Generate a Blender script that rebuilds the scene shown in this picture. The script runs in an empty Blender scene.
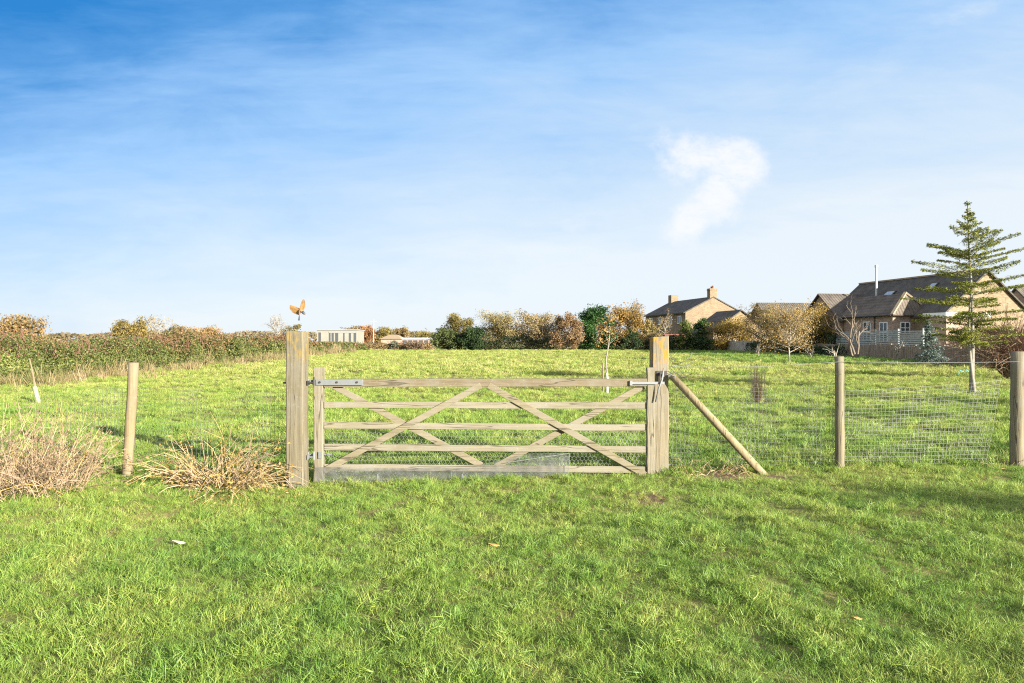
import bpy, math, random
import numpy as np
from mathutils import Vector, Matrix

random.seed(7)
R = math.radians
F = 740.0            # focal length in picture widths of 1024
CX, HZ, EYE = 512.0, 341.0, 1.65

scene = bpy.context.scene
COL = scene.collection

# ------------------------------------------------------------------ camera, sky, sun, exposure
cam_d = bpy.data.cameras.new('camera')
cam_d.sensor_width = 36.0
cam_d.lens = F * 36.0 / 1024.0
cam_d.clip_start = 0.1
cam_d.clip_end = 6000.0
cam = bpy.data.objects.new('camera', cam_d)
COL.objects.link(cam)
cam.location = (0, 0, EYE)
cam.rotation_euler = (R(90), 0, 0)
scene.camera = cam

SUN_EL = R(14.5)
SUN_AZ = R(132.5)     # clockwise from +Y (forward): behind the camera, to the right
SKY_STRENGTH = 0.05
EXPOSURE = 2.12
sd = bpy.data.lights.new('sun', 'SUN')
sd.energy = 4.4
sd.angle = R(0.53)
sd.color = (1.0, 0.93, 0.80)
sun = bpy.data.objects.new('sun', sd)
COL.objects.link(sun)
to_sun = Vector((math.sin(SUN_AZ) * math.cos(SUN_EL), math.cos(SUN_AZ) * math.cos(SUN_EL), math.sin(SUN_EL)))
sun.rotation_euler = (-to_sun).to_track_quat('-Z', 'Y').to_euler()

world = bpy.data.worlds.new('World')
scene.world = world
world.use_nodes = True


class NT:
    """small helper for writing node trees"""
    def __init__(s, tree):
        s.t = tree

    def n(s, typ, **kw):
        nd = s.t.nodes.new(typ)
        for k, v in kw.items():
            setattr(nd, k, v)
        return nd

    def l(s, a, b):
        s.t.links.new(a, b)

    def put(s, sock, v):
        if hasattr(v, 'is_output'):
            s.l(v, sock)
        else:
            sock.default_value = v

    def math(s, op, a, b=None, c=None, clamp=False):
        nd = s.n('ShaderNodeMath', operation=op, use_clamp=clamp)
        s.put(nd.inputs[0], a)
        if b is not None:
            s.put(nd.inputs[1], b)
        if c is not None:
            s.put(nd.inputs[2], c)
        return nd.outputs[0]

    def mapr(s, v, a, b, c=0.0, d=1.0, smooth=True):
        nd = s.n('ShaderNodeMapRange')
        nd.interpolation_type = 'SMOOTHSTEP' if smooth else 'LINEAR'
        s.put(nd.inputs[0], v)
        for i, x in enumerate((a, b, c, d)):
            s.put(nd.inputs[i + 1], x)
        return nd.outputs[0]

    def noise(s, vec, scale, detail=3.0, rough=0.55, dist=0.0):
        nd = s.n('ShaderNodeTexNoise')
        if vec is not None:
            s.l(vec, nd.inputs['Vector'])
        nd.inputs['Scale'].default_value = scale
        nd.inputs['Detail'].default_value = detail
        nd.inputs['Roughness'].default_value = rough
        nd.inputs['Distortion'].default_value = dist
        return nd.outputs[0]

    def mapping(s, vec, scale=(1, 1, 1), loc=(0, 0, 0), rot=(0, 0, 0)):
        nd = s.n('ShaderNodeMapping')
        s.l(vec, nd.inputs[0])
        nd.inputs['Scale'].default_value = scale
        nd.inputs['Location'].default_value = loc
        nd.inputs['Rotation'].default_value = rot
        return nd.outputs[0]

    def mix(s, f, a, b, blend='MIX'):
        nd = s.n('ShaderNodeMix', data_type='RGBA', blend_type=blend)
        s.put(nd.inputs[0], f)
        s.put(nd.inputs[6], a if hasattr(a, 'is_output') else tuple(a) + (1,) * (4 - len(a)))
        s.put(nd.inputs[7], b if hasattr(b, 'is_output') else tuple(b) + (1,) * (4 - len(b)))
        return nd.outputs[2]

    def ramp(s, f, stops):
        nd = s.n('ShaderNodeValToRGB')
        el = nd.color_ramp.elements
        while len(el) < len(stops):
            el.new(0.5)
        for e, (p, c) in zip(el, stops):
            e.position = p
            e.color = tuple(c) + (1,) * (4 - len(c))
        s.put(nd.inputs[0], f)
        return nd.outputs[0]


w = NT(world.node_tree)
world.node_tree.nodes.clear()
sky = w.n('ShaderNodeTexSky', sky_type='NISHITA')
sky.sun_disc = False
sky.sun_elevation = SUN_EL
sky.sun_rotation = SUN_AZ
sky.altitude = 50
sky.air_density = 1.0
sky.dust_density = 0.6
sky.ozone_density = 3.0
tc = w.n('ShaderNodeTexCoord')
sep = w.n('ShaderNodeSeparateXYZ')
w.l(tc.outputs['Generated'], sep.inputs[0])
dx, dy, dz = sep.outputs[0], sep.outputs[1], sep.outputs[2]
ay = w.math('MAXIMUM', dy, 0.02)
cu = w.math('DIVIDE', dx, ay)
cv = w.math('DIVIDE', dz, ay)
front = w.mapr(dy, 0.15, 0.35)
comb = w.n('ShaderNodeCombineXYZ')
w.l(cu, comb.inputs[0]); w.l(cv, comb.inputs[1])
uv = comb.outputs[0]
edge = w.noise(uv, 22.0, 8.0, 0.65)
edge2 = w.noise(w.mapping(uv, (1, 1.8, 1), (3.1, 0, 0), (0, 0, R(18))), 10.0, 7.0, 0.65)


def blob(u0, v0, a, b, rot, soft=0.35):
    c, s_ = math.cos(rot), math.sin(rot)
    du, dv = w.math('SUBTRACT', cu, u0), w.math('SUBTRACT', cv, v0)
    p = w.math('DIVIDE', w.math('ADD', w.math('MULTIPLY', du, c), w.math('MULTIPLY', dv, s_)), a)
    q = w.math('DIVIDE', w.math('SUBTRACT', w.math('MULTIPLY', dv, c), w.math('MULTIPLY', du, s_)), b)
    d = w.math('SQRT', w.math('ADD', w.math('MULTIPLY', p, p), w.math('MULTIPLY', q, q)))
    d = w.math('ADD', d, w.math('MULTIPLY', w.math('SUBTRACT', edge, 0.5), 1.9))
    d = w.math('ADD', d, w.math('MULTIPLY', w.math('SUBTRACT', edge2, 0.5), 1.1))
    return w.mapr(d, 0.25, 1.30, 1.0, 0.0)


fine = w.noise(w.mapping(uv, (1, 2.6, 1), (7.1, 0, 0), (0, 0, R(14))), 34.0, 8.0, 0.7, 0.4)
m = blob(0.250, 0.248, 0.062, 0.034, R(-4))
m = w.math('MAXIMUM', m, blob(0.306, 0.236, 0.044, 0.040, R(70)))
m = w.math('MAXIMUM', m, blob(0.276, 0.198, 0.044, 0.036, R(50)))
m = w.math('MAXIMUM', m, blob(0.241, 0.166, 0.052, 0.026, R(42)))
m = w.math('MULTIPLY', m, w.mapr(w.math('ADD', w.math('MULTIPLY', fine, 0.6), w.math('MULTIPLY', edge2, 0.5)), 0.34, 0.62, 0.50, 1.0))
m2 = w.math('MULTIPLY', blob(0.078, 0.158, 0.022, 0.010, 0.0), 0.30)
m2 = w.math('MAXIMUM', m2, w.math('MULTIPLY', blob(0.61, 0.442, 0.050, 0.014, R(12)), 0.22))
m2 = w.math('MULTIPLY', m2, w.mapr(fine, 0.3, 0.65, 0.3, 1.0))
# thin streaky veil of high cloud, denser towards the right and the horizon
wv = w.mapping(uv, (1.0, 3.2, 1), (0.4, 0.2, 0), (0, 0, R(-20)))
veil = w.mapr(w.noise(wv, 2.6, 8.0, 0.62, 0.6), 0.42, 0.80)
lowv = w.mapr(cv, 0.55, 0.03, 0.12, 0.62)
rightv = w.mapr(cu, -0.75, 0.75, 0.25, 1.0)
veil = w.math('MULTIPLY', w.math('MULTIPLY', veil, lowv), rightv)
band = w.math('SUBTRACT', cv, w.math('MULTIPLY_ADD', cu, 0.28, 0.02))
bandm = w.math('MULTIPLY', w.mapr(w.math('ABSOLUTE', w.math('SUBTRACT', band, 0.03)), 0.10, 0.0, 0.0, 0.50), w.mapr(cu, 0.0, 0.6))
bandm = w.math('MULTIPLY', bandm, w.mapr(w.noise(wv, 5.0, 6.0, 0.6), 0.25, 0.7, 0.4, 1.0))
haze_low = w.mapr(cv, 0.30, 0.0, 0.0, 0.62)
cl = w.math('MAXIMUM', w.math('MAXIMUM', m, m2), w.math('MAXIMUM', veil, bandm))
inv = w.math('MULTIPLY', w.math('SUBTRACT', 1.0, cl), w.math('SUBTRACT', 1.0, haze_low))
# unseen bright broken cloud, added overhead and behind the camera as soft fill light
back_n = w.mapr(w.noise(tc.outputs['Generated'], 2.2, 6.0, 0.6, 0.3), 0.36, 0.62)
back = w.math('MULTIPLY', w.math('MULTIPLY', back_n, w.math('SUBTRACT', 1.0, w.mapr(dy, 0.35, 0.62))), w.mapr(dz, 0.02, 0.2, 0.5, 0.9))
cl = w.math('MAXIMUM', w.math('MULTIPLY', w.math('SUBTRACT', 1.0, inv), front), back)
hsv = w.n('ShaderNodeHueSaturation')
hsv.inputs['Saturation'].default_value = 1.25
w.l(sky.outputs[0], hsv.inputs['Color'])
# thin bright high veil over the front half of the sky: thickens towards the horizon and towards the right
UNIT = 1.0 / (SKY_STRENGTH * 2 ** EXPOSURE)          # radiance that renders as 1.0
q = w.math('MULTIPLY_ADD', cv, -1.50, 0.915)
q = w.math('ADD', q, w.math('MULTIPLY', w.mapr(cu, -1.2, 1.2, -1.2, 1.2, smooth=False), 0.33))
st = w.noise(w.mapping(uv, (1.0, 3.4, 1), (1.3, 0.5, 0), (0, 0, R(-24))), 3.2, 8.0, 0.62, 0.5)
st2 = w.noise(w.mapping(uv, (1.0, 6.0, 1), (4.3, 1.5, 0), (0, 0, R(-14))), 7.0, 6.0, 0.6, 0.3)
q = w.math('ADD', q, w.math('MULTIPLY', w.math('SUBTRACT', st, 0.5), 0.40))
q = w.math('ADD', q, w.math('MULTIPLY', w.math('SUBTRACT', st2, 0.5), 0.16))
q = w.math('ADD', q, w.mapr(cv, 0.26, 0.02, 0.0, 0.12))
q = w.math('MULTIPLY', q, 1.0, clamp=True)
rampc = w.ramp(q, [(0.0, (.028, .24, .655)), (0.14, (.117, .36, .775)), (0.24, (.23, .48, .88)), (0.38, (.376, .63, .985)), (0.66, (.665, .82, .99)), (0.88, (.85, .925, .99))])
scl_ = w.n('ShaderNodeVectorMath', operation='SCALE')
w.l(rampc, scl_.inputs[0]); scl_.inputs[3].default_value = UNIT
skyc = w.mix(w.math('MULTIPLY', front, 0.95), hsv.outputs[0], scl_.outputs[0])
CLOUD = 0.97 * UNIT
cl = w.math('MULTIPLY', w.math('MAXIMUM', m, m2), front)
skymix = w.mix(cl, skyc, (CLOUD * 0.985, CLOUD * 1.01, CLOUD * 1.05))
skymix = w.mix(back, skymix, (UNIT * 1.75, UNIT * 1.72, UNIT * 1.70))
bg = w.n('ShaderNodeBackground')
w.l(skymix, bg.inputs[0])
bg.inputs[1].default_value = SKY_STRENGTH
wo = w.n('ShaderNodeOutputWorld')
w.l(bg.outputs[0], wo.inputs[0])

scene.view_settings.view_transform = 'Standard'
scene.view_settings.look = 'None'
scene.view_settings.gamma = 1.0
scene.view_settings.use_curve_mapping = False
scene.view_settings.exposure = EXPOSURE
scene.render.engine = 'CYCLES'
scene.cycles.use_denoising = False
scene.cycles.filter_width = 1.15
scene.cycles.max_bounces = 6
scene.cycles.diffuse_bounces = 3
scene.cycles.transmission_bounces = 3

# ------------------------------------------------------------------ terrain height
_rng = np.random.default_rng(11)


def _waves(n, l0, l1, amp):
    lam = np.exp(_rng.uniform(np.log(l0), np.log(l1), n))
    th = _rng.uniform(0, 2 * np.pi, n)
    k = 2 * np.pi / lam
    a = amp * (lam / l1) ** 0.6 / math.sqrt(n)
    return np.stack([k * np.cos(th), k * np.sin(th), _rng.uniform(0, 6.28, n), a], 1)


W_TUSS = _waves(36, 0.35, 1.6, 0.050)
W_MID = _waves(24, 2.0, 7.0, 0.075)
W_BIG = _waves(14, 14.0, 40.0, 0.10)


def _sum(W, x, y):
    o = np.zeros_like(x)
    for kx, ky, p, a in W:
        o += a * np.sin(kx * x + ky * y + p)
    return o


def hts(x, y):
    x = np.asarray(x, float); y = np.asarray(y, float)
    prof = np.interp(x, [-9, -4.7, -3.2, -2.4, -1.6, 0, 1.6, 3.3, 4.2, 8, 14, 30],
                     [0.02, 0.0, -0.07, -0.11, -0.08, -0.035, 0.0, 0.06, 0.09, 0.13, 0.12, 0.0])
    h = prof * np.exp(-((y - 9.0) / 4.2) ** 2)
    h += 0.006 * (np.clip(y, 9, 100) - 9)
    near = np.exp(-((y - 9.1) / 0.9) ** 2) * (np.abs(x) < 7.5)     # flatter along the fence
    h += _sum(W_TUSS, x, y) * (1 - 0.8 * near) * np.clip((140 - np.abs(y)) / 100, 0.0, 1) * np.where(y > 9.5, 0.95, 0.60)
    h += _sum(W_MID, x, y) * (1 - 0.9 * near) * np.clip((np.hypot(x, y) - 2) / 8, 0.25, 1)
    far = np.clip((np.hypot(x, y) - 14) / 40, 0, 1)
    h += _sum(W_BIG, x, y) * far * 0.6
    return h


def gz(x, y):
    return float(hts(np.array([x]), np.array([y]))[0])


def P(px, py, y):
    """the point at distance y in front of the camera that the picture shows at (px, py)"""
    return Vector(((px - CX) / F * y, y, EYE - (py - HZ) / F * y))


# ------------------------------------------------------------------ mesh helpers
class MB:
    def __init__(s):
        s.v, s.f, s.m = [], [], []

    def add(s, vs, fs, mi=0):
        b = len(s.v)
        s.v.extend([tuple(v) for v in vs])
        s.f.extend([tuple(b + i for i in f) for f in fs])
        s.m.extend([mi] * len(fs))

    def box(s, lo, hi, mi=0):
        x0, y0, z0 = lo; x1, y1, z1 = hi
        s.add([(x0, y0, z0), (x1, y0, z0), (x1, y1, z0), (x0, y1, z0), (x0, y0, z1), (x1, y0, z1), (x1, y1, z1), (x0, y1, z1)],
              [(0, 3, 2, 1), (4, 5, 6, 7), (0, 1, 5, 4), (1, 2, 6, 5), (2, 3, 7, 6), (3, 0, 4, 7)], mi)

    def bar(s, p0, p1, wid, dep, up=(0, 1, 0), mi=0):
        """rectangular bar from p0 to p1; dep is its size along 'up', wid across"""
        p0, p1 = Vector(p0), Vector(p1)
        d = (p1 - p0).normalized()
        u = Vector(up); u = (u - d * u.dot(d)).normalized()
        r = d.cross(u)
        vs = []
        for p in (p0, p1):
            for a, b in ((-1, -1), (1, -1), (1, 1), (-1, 1)):
                vs.append(p + r * (a * wid / 2) + u * (b * dep / 2))
        s.add(vs, [(0, 3, 2, 1), (4, 5, 6, 7), (0, 1, 5, 4), (1, 2, 6, 5), (2, 3, 7, 6), (3, 0, 4, 7)], mi)

    def tube(s, pts, rad, n=6, mi=0, caps=True):
        pts = np.asarray([tuple(p) for p in pts], float)
        k = len(pts)
        rad = np.full(k, rad) if np.isscalar(rad) else np.asarray(rad, float)
        t = np.gradient(pts, axis=0)
        t /= np.maximum(np.linalg.norm(t, axis=1, keepdims=True), 1e-9)
        ref = np.array([0.31, 0.95, 0.07]) if abs(t[0][2]) > 0.7 else np.array([0.05, 0.1, 1.0])
        a = np.cross(t, ref); a /= np.maximum(np.linalg.norm(a, axis=1, keepdims=True), 1e-9)
        b = np.cross(t, a)
        ang = np.arange(n) * 2 * np.pi / n
        ring = (pts[:, None, :] + rad[:, None, None] * (np.cos(ang)[None, :, None] * a[:, None, :] + np.sin(ang)[None, :, None] * b[:, None, :])).reshape(-1, 3)
        fs = []
        for i in range(k - 1):
            for j in range(n):
                j2 = (j + 1) % n
                fs.append((i * n + j, i * n + j2, (i + 1) * n + j2, (i + 1) * n + j))
        if caps:
            fs.append(tuple(range(n - 1, -1, -1)))
            fs.append(tuple((k - 1) * n + j for j in range(n)))
        s.add(ring.tolist(), fs, mi)

    def build(s, name, mats, parent=None, smooth=False, bevel=0.0):
        me = bpy.data.meshes.new(name)
        me.from_pydata(s.v, [], s.f)
        mats = mats if isinstance(mats, (list, tuple)) else [mats]
        for mt in mats:
            me.materials.append(mt)
        if len(mats) > 1:
            me.polygons.foreach_set('material_index', s.m)
        if smooth:
            me.polygons.foreach_set('use_smooth', [True] * len(me.polygons))
        me.update()
        return link(name, me, parent, bevel)


def link(name, me, parent=None, bevel=0.0):
    o = bpy.data.objects.new(name, me)
    COL.objects.link(o)
    if parent is not None:
        o.parent = parent
    if bevel:
        md = o.modifiers.new('bevel', 'BEVEL')
        md.width = bevel; md.segments = 2; md.limit_method = 'ANGLE'
    return o


def raw_mesh(name, V, faces_n, mat):
    """mesh from a (N*k,3) vertex array of N separate polygons with k corners"""
    V = np.asarray(V, np.float32)
    k = faces_n
    n = len(V) // k
    me = bpy.data.meshes.new(name)
    me.vertices.add(len(V)); me.loops.add(len(V)); me.polygons.add(n)
    me.vertices.foreach_set('co', V.ravel())
    me.loops.foreach_set('vertex_index', np.arange(len(V), dtype=np.int32))
    me.polygons.foreach_set('loop_start', np.arange(0, len(V), k, dtype=np.int32))
    me.polygons.foreach_set('loop_total', np.full(n, k, np.int32))
    me.materials.append(mat)
    me.update(calc_edges=True)
    return me


GROUPS = {'garden_tree': 'garden trees by the houses', 'hedgerow_tree': 'trees along the left field hedge', 'bare_sapling': 'bare saplings before the panel fence',
          'gatepost': 'gateposts', 'fallen_leaf': 'leaves lying on the lawn', 'evergreen_bush': 'evergreen bushes at the meadow edge', 'wire_fence': 'wire netting fences beside the gate',
          'panel_fence': 'panel fences round the gardens', 'dry_stems': 'dry stalks along the fence', 'house': 'brick houses beyond the meadow', 'shrub': 'shrubs round the meadow edge'}


def tag(o, label=None, cat=None, group=None, kind=None):
    for k, v in (('label', label), ('category', cat), ('group', group), ('kind', kind)):
        if v:
            o[k] = v
    return o


def thing(name, label, cat, loc=(0, 0, 0), rz=0.0, group=None):
    o = bpy.data.objects.new(name, None)
    COL.objects.link(o)
    o.empty_display_size = 0.2
    o.location = loc
    o.rotation_euler = (0, 0, rz)
    return tag(o, label, cat, group)


def copy_tree(o, parent=None):
    kids = [c for c in COL.objects if c.parent == o]
    c = o.copy()
    COL.objects.link(c)
    c.parent = parent
    for k in kids:
        copy_tree(k, c)
    return c


# ------------------------------------------------------------------ materials
def new_mat(name):
    mt = bpy.data.materials.new(name)
    mt.use_nodes = True
    nt = NT(mt.node_tree)
    mt.node_tree.nodes.clear()
    out = nt.n('ShaderNodeOutputMaterial')
    return mt, nt, out


def principled(nt, out, color, rough=0.8, spec=0.3, metal=0.0, bump=None, bump_d=0.01, bump_s=0.6):
    b = nt.n('ShaderNodeBsdfPrincipled')
    nt.put(b.inputs['Base Color'], color if hasattr(color, 'is_output') else tuple(color) + (1,) * (4 - len(color)))
    nt.put(b.inputs['Roughness'], rough)
    b.inputs['Specular IOR Level'].default_value = spec
    b.inputs['Metallic'].default_value = metal
    if bump is not None:
        bp = nt.n('ShaderNodeBump')
        bp.inputs['Strength'].default_value = bump_s
        bp.inputs['Distance'].default_value = bump_d
        nt.l(bump, bp.inputs['Height'])
        nt.l(bp.outputs[0], b.inputs['Normal'])
    nt.l(b.outputs[0], out.inputs[0])
    return b


def plain(name, c, rough=0.7, spec=0.3, metal=0.0, var=0.25, scale=6.0):
    mt, nt, out = new_mat(name)
    g = nt.n('ShaderNodeTexCoord').outputs['Object']
    nz = nt.noise(g, scale, 4.0, 0.6)
    col = nt.mix(nz, tuple(x * (1 - var) for x in c), tuple(min(1, x * (1 + var)) for x in c))
    principled(nt, out, col, rough, spec, metal)
    return mt


def wood(name, axis, light, dark, grey, lichen=(0.19, 0.17, 0.045), lich=0.30, top=None, topcol=(0.5, 0.22, 0.02)):
    """weathered timber, grain along axis; lichen in spots; optionally orange lichen near height top"""
    mt, nt, out = new_mat(name)
    g = nt.n('ShaderNodeTexCoord').outputs['Object']
    sc = [26.0, 26.0, 26.0]; sc['xyz'.index(axis)] = 1.3
    grain = nt.noise(nt.mapping(g, tuple(sc)), 1.0, 6.0, 0.65, 0.4)
    sc2 = [70.0, 70.0, 70.0]; sc2['xyz'.index(axis)] = 2.2
    fine = nt.noise(nt.mapping(g, tuple(sc2)), 1.0, 3.0, 0.6)
    sc3 = [9.0, 9.0, 9.0]; sc3['xyz'.index(axis)] = 0.45
    crackn = nt.noise(nt.mapping(g, tuple(sc3)), 1.0, 2.0, 0.5, 0.3)
    col = nt.mix(nt.mapr(grain, 0.30, 0.72), dark, light)
    col = nt.mix(nt.mapr(nt.noise(g, 2.6, 4.0, 0.6), 0.40, 0.72), col, grey)
    col = nt.mix(nt.mapr(fine, 0.60, 0.75, 0.0, 0.55), col, tuple(x * 0.45 for x in dark))
    crack = nt.mapr(nt.math('ABSOLUTE', nt.math('SUBTRACT', crackn, 0.5)), 0.0, 0.012, 1.0, 0.0)
    col = nt.mix(nt.math('MULTIPLY', crack, 0.75), col, (0.05, 0.04, 0.025))
    sp = nt.math('MULTIPLY', nt.mapr(nt.noise(g, 32.0, 4.0, 0.65), 0.56, 0.66), nt.mapr(nt.noise(g, 3.5, 3.0, 0.6), 0.42, 0.62))
    col = nt.mix(nt.math('MULTIPLY', sp, lich), col, lichen)
    sp2 = nt.mapr(nt.noise(nt.mapping(g, (1, 1, 1), (5, 2, 9)), 45.0, 3.0, 0.6), 0.63, 0.71, 0, 0.28)
    col = nt.mix(sp2, col, (0.33, 0.32, 0.27))
    if top is not None:
        z = nt.n('ShaderNodeSeparateXYZ'); nt.l(g, z.inputs[0])
        band = nt.mapr(nt.math('ADD', z.outputs[2], nt.math('MULTIPLY', nt.noise(g, 9.0, 4.0, 0.7), 0.30)), top - 0.08, top + 0.10)
        patch = nt.mapr(nt.noise(nt.mapping(g, (1.0, 1.0, 0.5)), 16.0, 4.0, 0.7), 0.46, 0.60)
        col = nt.mix(nt.math('MULTIPLY', nt.math('MULTIPLY', band, patch), 0.9), col, topcol)
    hgt = nt.math('SUBTRACT', nt.math('ADD', grain, nt.math('MULTIPLY', fine, 0.4)), nt.math('MULTIPLY', crack, 0.9))
    principled(nt, out, col, 0.88, 0.2, bump=hgt, bump_d=0.008, bump_s=0.7)
    return mt


def leaf_mat(name, cols, clump=0.8, trans=0.30, rough=0.62, coords='Object'):
    """leaves: a different shade on every leaf and in patches"""
    mt, nt, out = new_mat(name)
    geo = nt.n('ShaderNodeNewGeometry')
    g = nt.n('ShaderNodeTexCoord').outputs[coords]
    rnd = geo.outputs['Random Per Island']
    nz = nt.mapr(nt.noise(g, clump, 3.0, 0.6), 0.30, 0.70)
    f = nt.math('ADD', nt.math('MULTIPLY', rnd, 0.55), nt.math('MULTIPLY', nz, 0.45))
    n = len(cols)
    col = nt.ramp(f, [(0.12 + 0.76 * i / max(1, n - 1), c) for i, c in enumerate(cols)])
    b = nt.n('ShaderNodeBsdfPrincipled')
    nt.l(col, b.inputs['Base Color'])
    b.inputs['Roughness'].default_value = rough
    b.inputs['Specular IOR Level'].default_value = 0.25
    t = nt.n('ShaderNodeBsdfTranslucent')
    nt.l(col, t.inputs[0])
    mx = nt.n('ShaderNodeMixShader')
    mx.inputs[0].default_value = trans
    nt.l(b.outputs[0], mx.inputs[1]); nt.l(t.outputs[0], mx.inputs[2])
    nt.l(mx.outputs[0], out.inputs[0])
    return mt


def grass_mat(name, green, mid, yellow, straw, trans=0.35):
    """grass blades: the shade of a tuft follows the sward (tint, stored on every tuft) and each blade varies"""
    mt, nt, out = new_mat(name)
    at = nt.n('ShaderNodeAttribute', attribute_type='INSTANCER', attribute_name='tint')
    geo = nt.n('ShaderNodeNewGeometry')
    rnd = geo.outputs['Random Per Island']
    f = nt.math('ADD', at.outputs['Fac'], nt.math('MULTIPLY', nt.math('SUBTRACT', rnd, 0.5), 0.50), clamp=True)
    col = nt.ramp(f, [(0.0, green), (0.36, mid), (0.66, yellow), (0.95, straw)])
    odd = nt.mapr(rnd, 0.970, 0.985)
    col = nt.mix(nt.math('MULTIPLY', odd, 0.8), col, straw)
    b = nt.n('ShaderNodeBsdfPrincipled')
    nt.l(col, b.inputs['Base Color'])
    b.inputs['Roughness'].default_value = 0.5
    b.inputs['Specular IOR Level'].default_value = 0.32
    t = nt.n('ShaderNodeBsdfTranslucent')
    nt.l(col, t.inputs[0])
    mx = nt.n('ShaderNodeMixShader')
    mx.inputs[0].default_value = trans
    nt.l(b.outputs[0], mx.inputs[1]); nt.l(t.outputs[0], mx.inputs[2])
    nt.l(mx.outputs[0], out.inputs[0])
    return mt


def brick(name, c, mortar=(0.42, 0.38, 0.32), var=0.3):
    mt, nt, out = new_mat(name)
    g = nt.n('ShaderNodeTexCoord').outputs['Object']
    sx = nt.n('ShaderNodeSeparateXYZ'); nt.l(g, sx.inputs[0])
    cb = nt.n('ShaderNodeCombineXYZ')
    nt.l(nt.math('ADD', sx.outputs[0], sx.outputs[1]), cb.inputs[0])
    nt.l(sx.outputs[2], cb.inputs[1])
    bt = nt.n('ShaderNodeTexBrick')
    nt.l(cb.outputs[0], bt.inputs['Vector'])
    bt.inputs['Scale'].default_value = 1.0
    bt.inputs['Brick Width'].default_value = 0.225
    bt.inputs['Row Height'].default_value = 0.075
    bt.inputs['Mortar Size'].default_value = 0.010
    bt.inputs['Color1'].default_value = tuple(x * (1 - var) for x in c) + (1,)
    bt.inputs['Color2'].default_value = tuple(x * (1 + var) for x in c) + (1,)
    bt.inputs['Mortar'].default_value = mortar + (1,)
    col = nt.mix(nt.mapr(nt.noise(g, 0.7, 4.0, 0.6), 0.3, 0.75, 0, 0.35), bt.outputs[0], tuple(x * 0.62 for x in c))
    principled(nt, out, col, 0.9, 0.2)
    return mt


def tiles(name, c, axis='x'):
    """pantiles: courses down the slope (by height) and columns along the ridge"""
    mt, nt, out = new_mat(name)
    g = nt.n('ShaderNodeTexCoord').outputs['Object']
    s_ = nt.n('ShaderNodeSeparateXYZ'); nt.l(g, s_.inputs[0])
    along = s_.outputs[0] if axis == 'x' else s_.outputs[1]
    wv = nt.math('SINE', nt.math('MULTIPLY', along, 2 * math.pi / 0.30))
    row = nt.math('FRACT', nt.math('MULTIPLY', s_.outputs[2], 1 / 0.24))
    col = nt.mix(nt.mapr(nt.noise(g, 1.1, 5.0, 0.65), 0.3, 0.7), tuple(x * 0.72 for x in c), tuple(x * 1.35 for x in c))
    col = nt.mix(nt.mapr(nt.noise(g, 5.0, 3.0, 0.6), 0.58, 0.72, 0, 0.5), col, (0.16, 0.14, 0.09))
    principled(nt, out, col, 0.85, 0.25, bump=nt.math('ADD', wv, nt.math('MULTIPLY', row, 1.2)), bump_d=0.03, bump_s=0.8)
    return mt


M = {}
M['post'] = wood('gatepost_wood', 'z', (0.160, 0.138, 0.092), (0.098, 0.084, 0.054), (0.148, 0.135, 0.105), top=1.58, topcol=(0.20, 0.145, 0.05))
M['post_orange'] = wood('gatepost_lichen_wood', 'z', (0.194, 0.167, 0.113), (0.126, 0.106, 0.070), (0.176, 0.160, 0.126), top=1.50, topcol=(0.36, 0.16, 0.02))
M['stake'] = wood('stake_wood', 'z', (0.21, 0.165, 0.09), (0.135, 0.10, 0.055), (0.19, 0.165, 0.115), lich=0.2)
M['greystake'] = wood('grey_stake_wood', 'z', (0.20, 0.17, 0.11), (0.11, 0.095, 0.062), (0.165, 0.15, 0.115), lich=0.3)
M['rail'] = wood('gate_rail_wood', 'x', (0.206, 0.185, 0.133), (0.142, 0.125, 0.086), (0.189, 0.176, 0.142), lich=0.5)
M['toprail'] = wood('gate_top_rail_wood', 'x', (0.170, 0.136, 0.090), (0.106, 0.085, 0.055), (0.161, 0.143, 0.109), lich=0.35)
M['brace'] = wood('gate_brace_wood', 'x', (0.194, 0.167, 0.113), (0.131, 0.113, 0.072), (0.180, 0.162, 0.122), lich=0.4)
M['stile'] = wood('gate_stile_wood', 'z', (0.198, 0.176, 0.129), (0.129, 0.112, 0.077), (0.185, 0.172, 0.138), lich=0.6)
M['galv'] = plain('galvanised_steel', (0.20, 0.21, 0.215), 0.5, 0.5, 0.45, 0.2, 30)
M['wire'] = plain('galvanised_wire', (0.20, 0.205, 0.20), 0.5, 0.5, 0.3, 0.25, 20)
M['darkwire'] = plain('dull_wire', (0.12, 0.12, 0.11), 0.6, 0.4, 0.3, 0.25, 20)
M['wire_mid'] = plain('weathered_grey_wire', (0.145, 0.15, 0.145), 0.6, 0.4, 0.2, 0.25, 20)
M['wire_dull'] = plain('dull_grey_wire', (0.10, 0.105, 0.10), 0.6, 0.4, 0.2, 0.25, 20)
M['iron'] = plain('dark_iron', (0.06, 0.055, 0.05), 0.6, 0.4, 0.6, 0.3, 20)
M['white'] = plain('white_paint', (0.62, 0.62, 0.60), 0.5, 0.4, 0, 0.06, 4)
M['glass'] = plain('window_glass', (0.05, 0.06, 0.07), 0.08, 0.6, 0, 0.2, 1)
M['roof_glass'] = plain('roof_window_glass', (0.34, 0.37, 0.40), 0.25, 0.5, 0, 0.1, 1)
M['steel'] = plain('flue_steel', (0.36, 0.36, 0.35), 0.4, 0.5, 0.5, 0.1, 3)
M['brick_tan'] = brick('tan_brick', (0.205, 0.155, 0.10), (0.18, 0.14, 0.09))
M['brick_red'] = brick('red_brown_brick', (0.31, 0.215, 0.165), (0.24, 0.20, 0.16))
M['brick_grey'] = brick('grey_brown_brick', (0.26, 0.185, 0.135), (0.24, 0.20, 0.16))
M['tile'] = tiles('dark_pantiles', (0.074, 0.066, 0.056))
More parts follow.
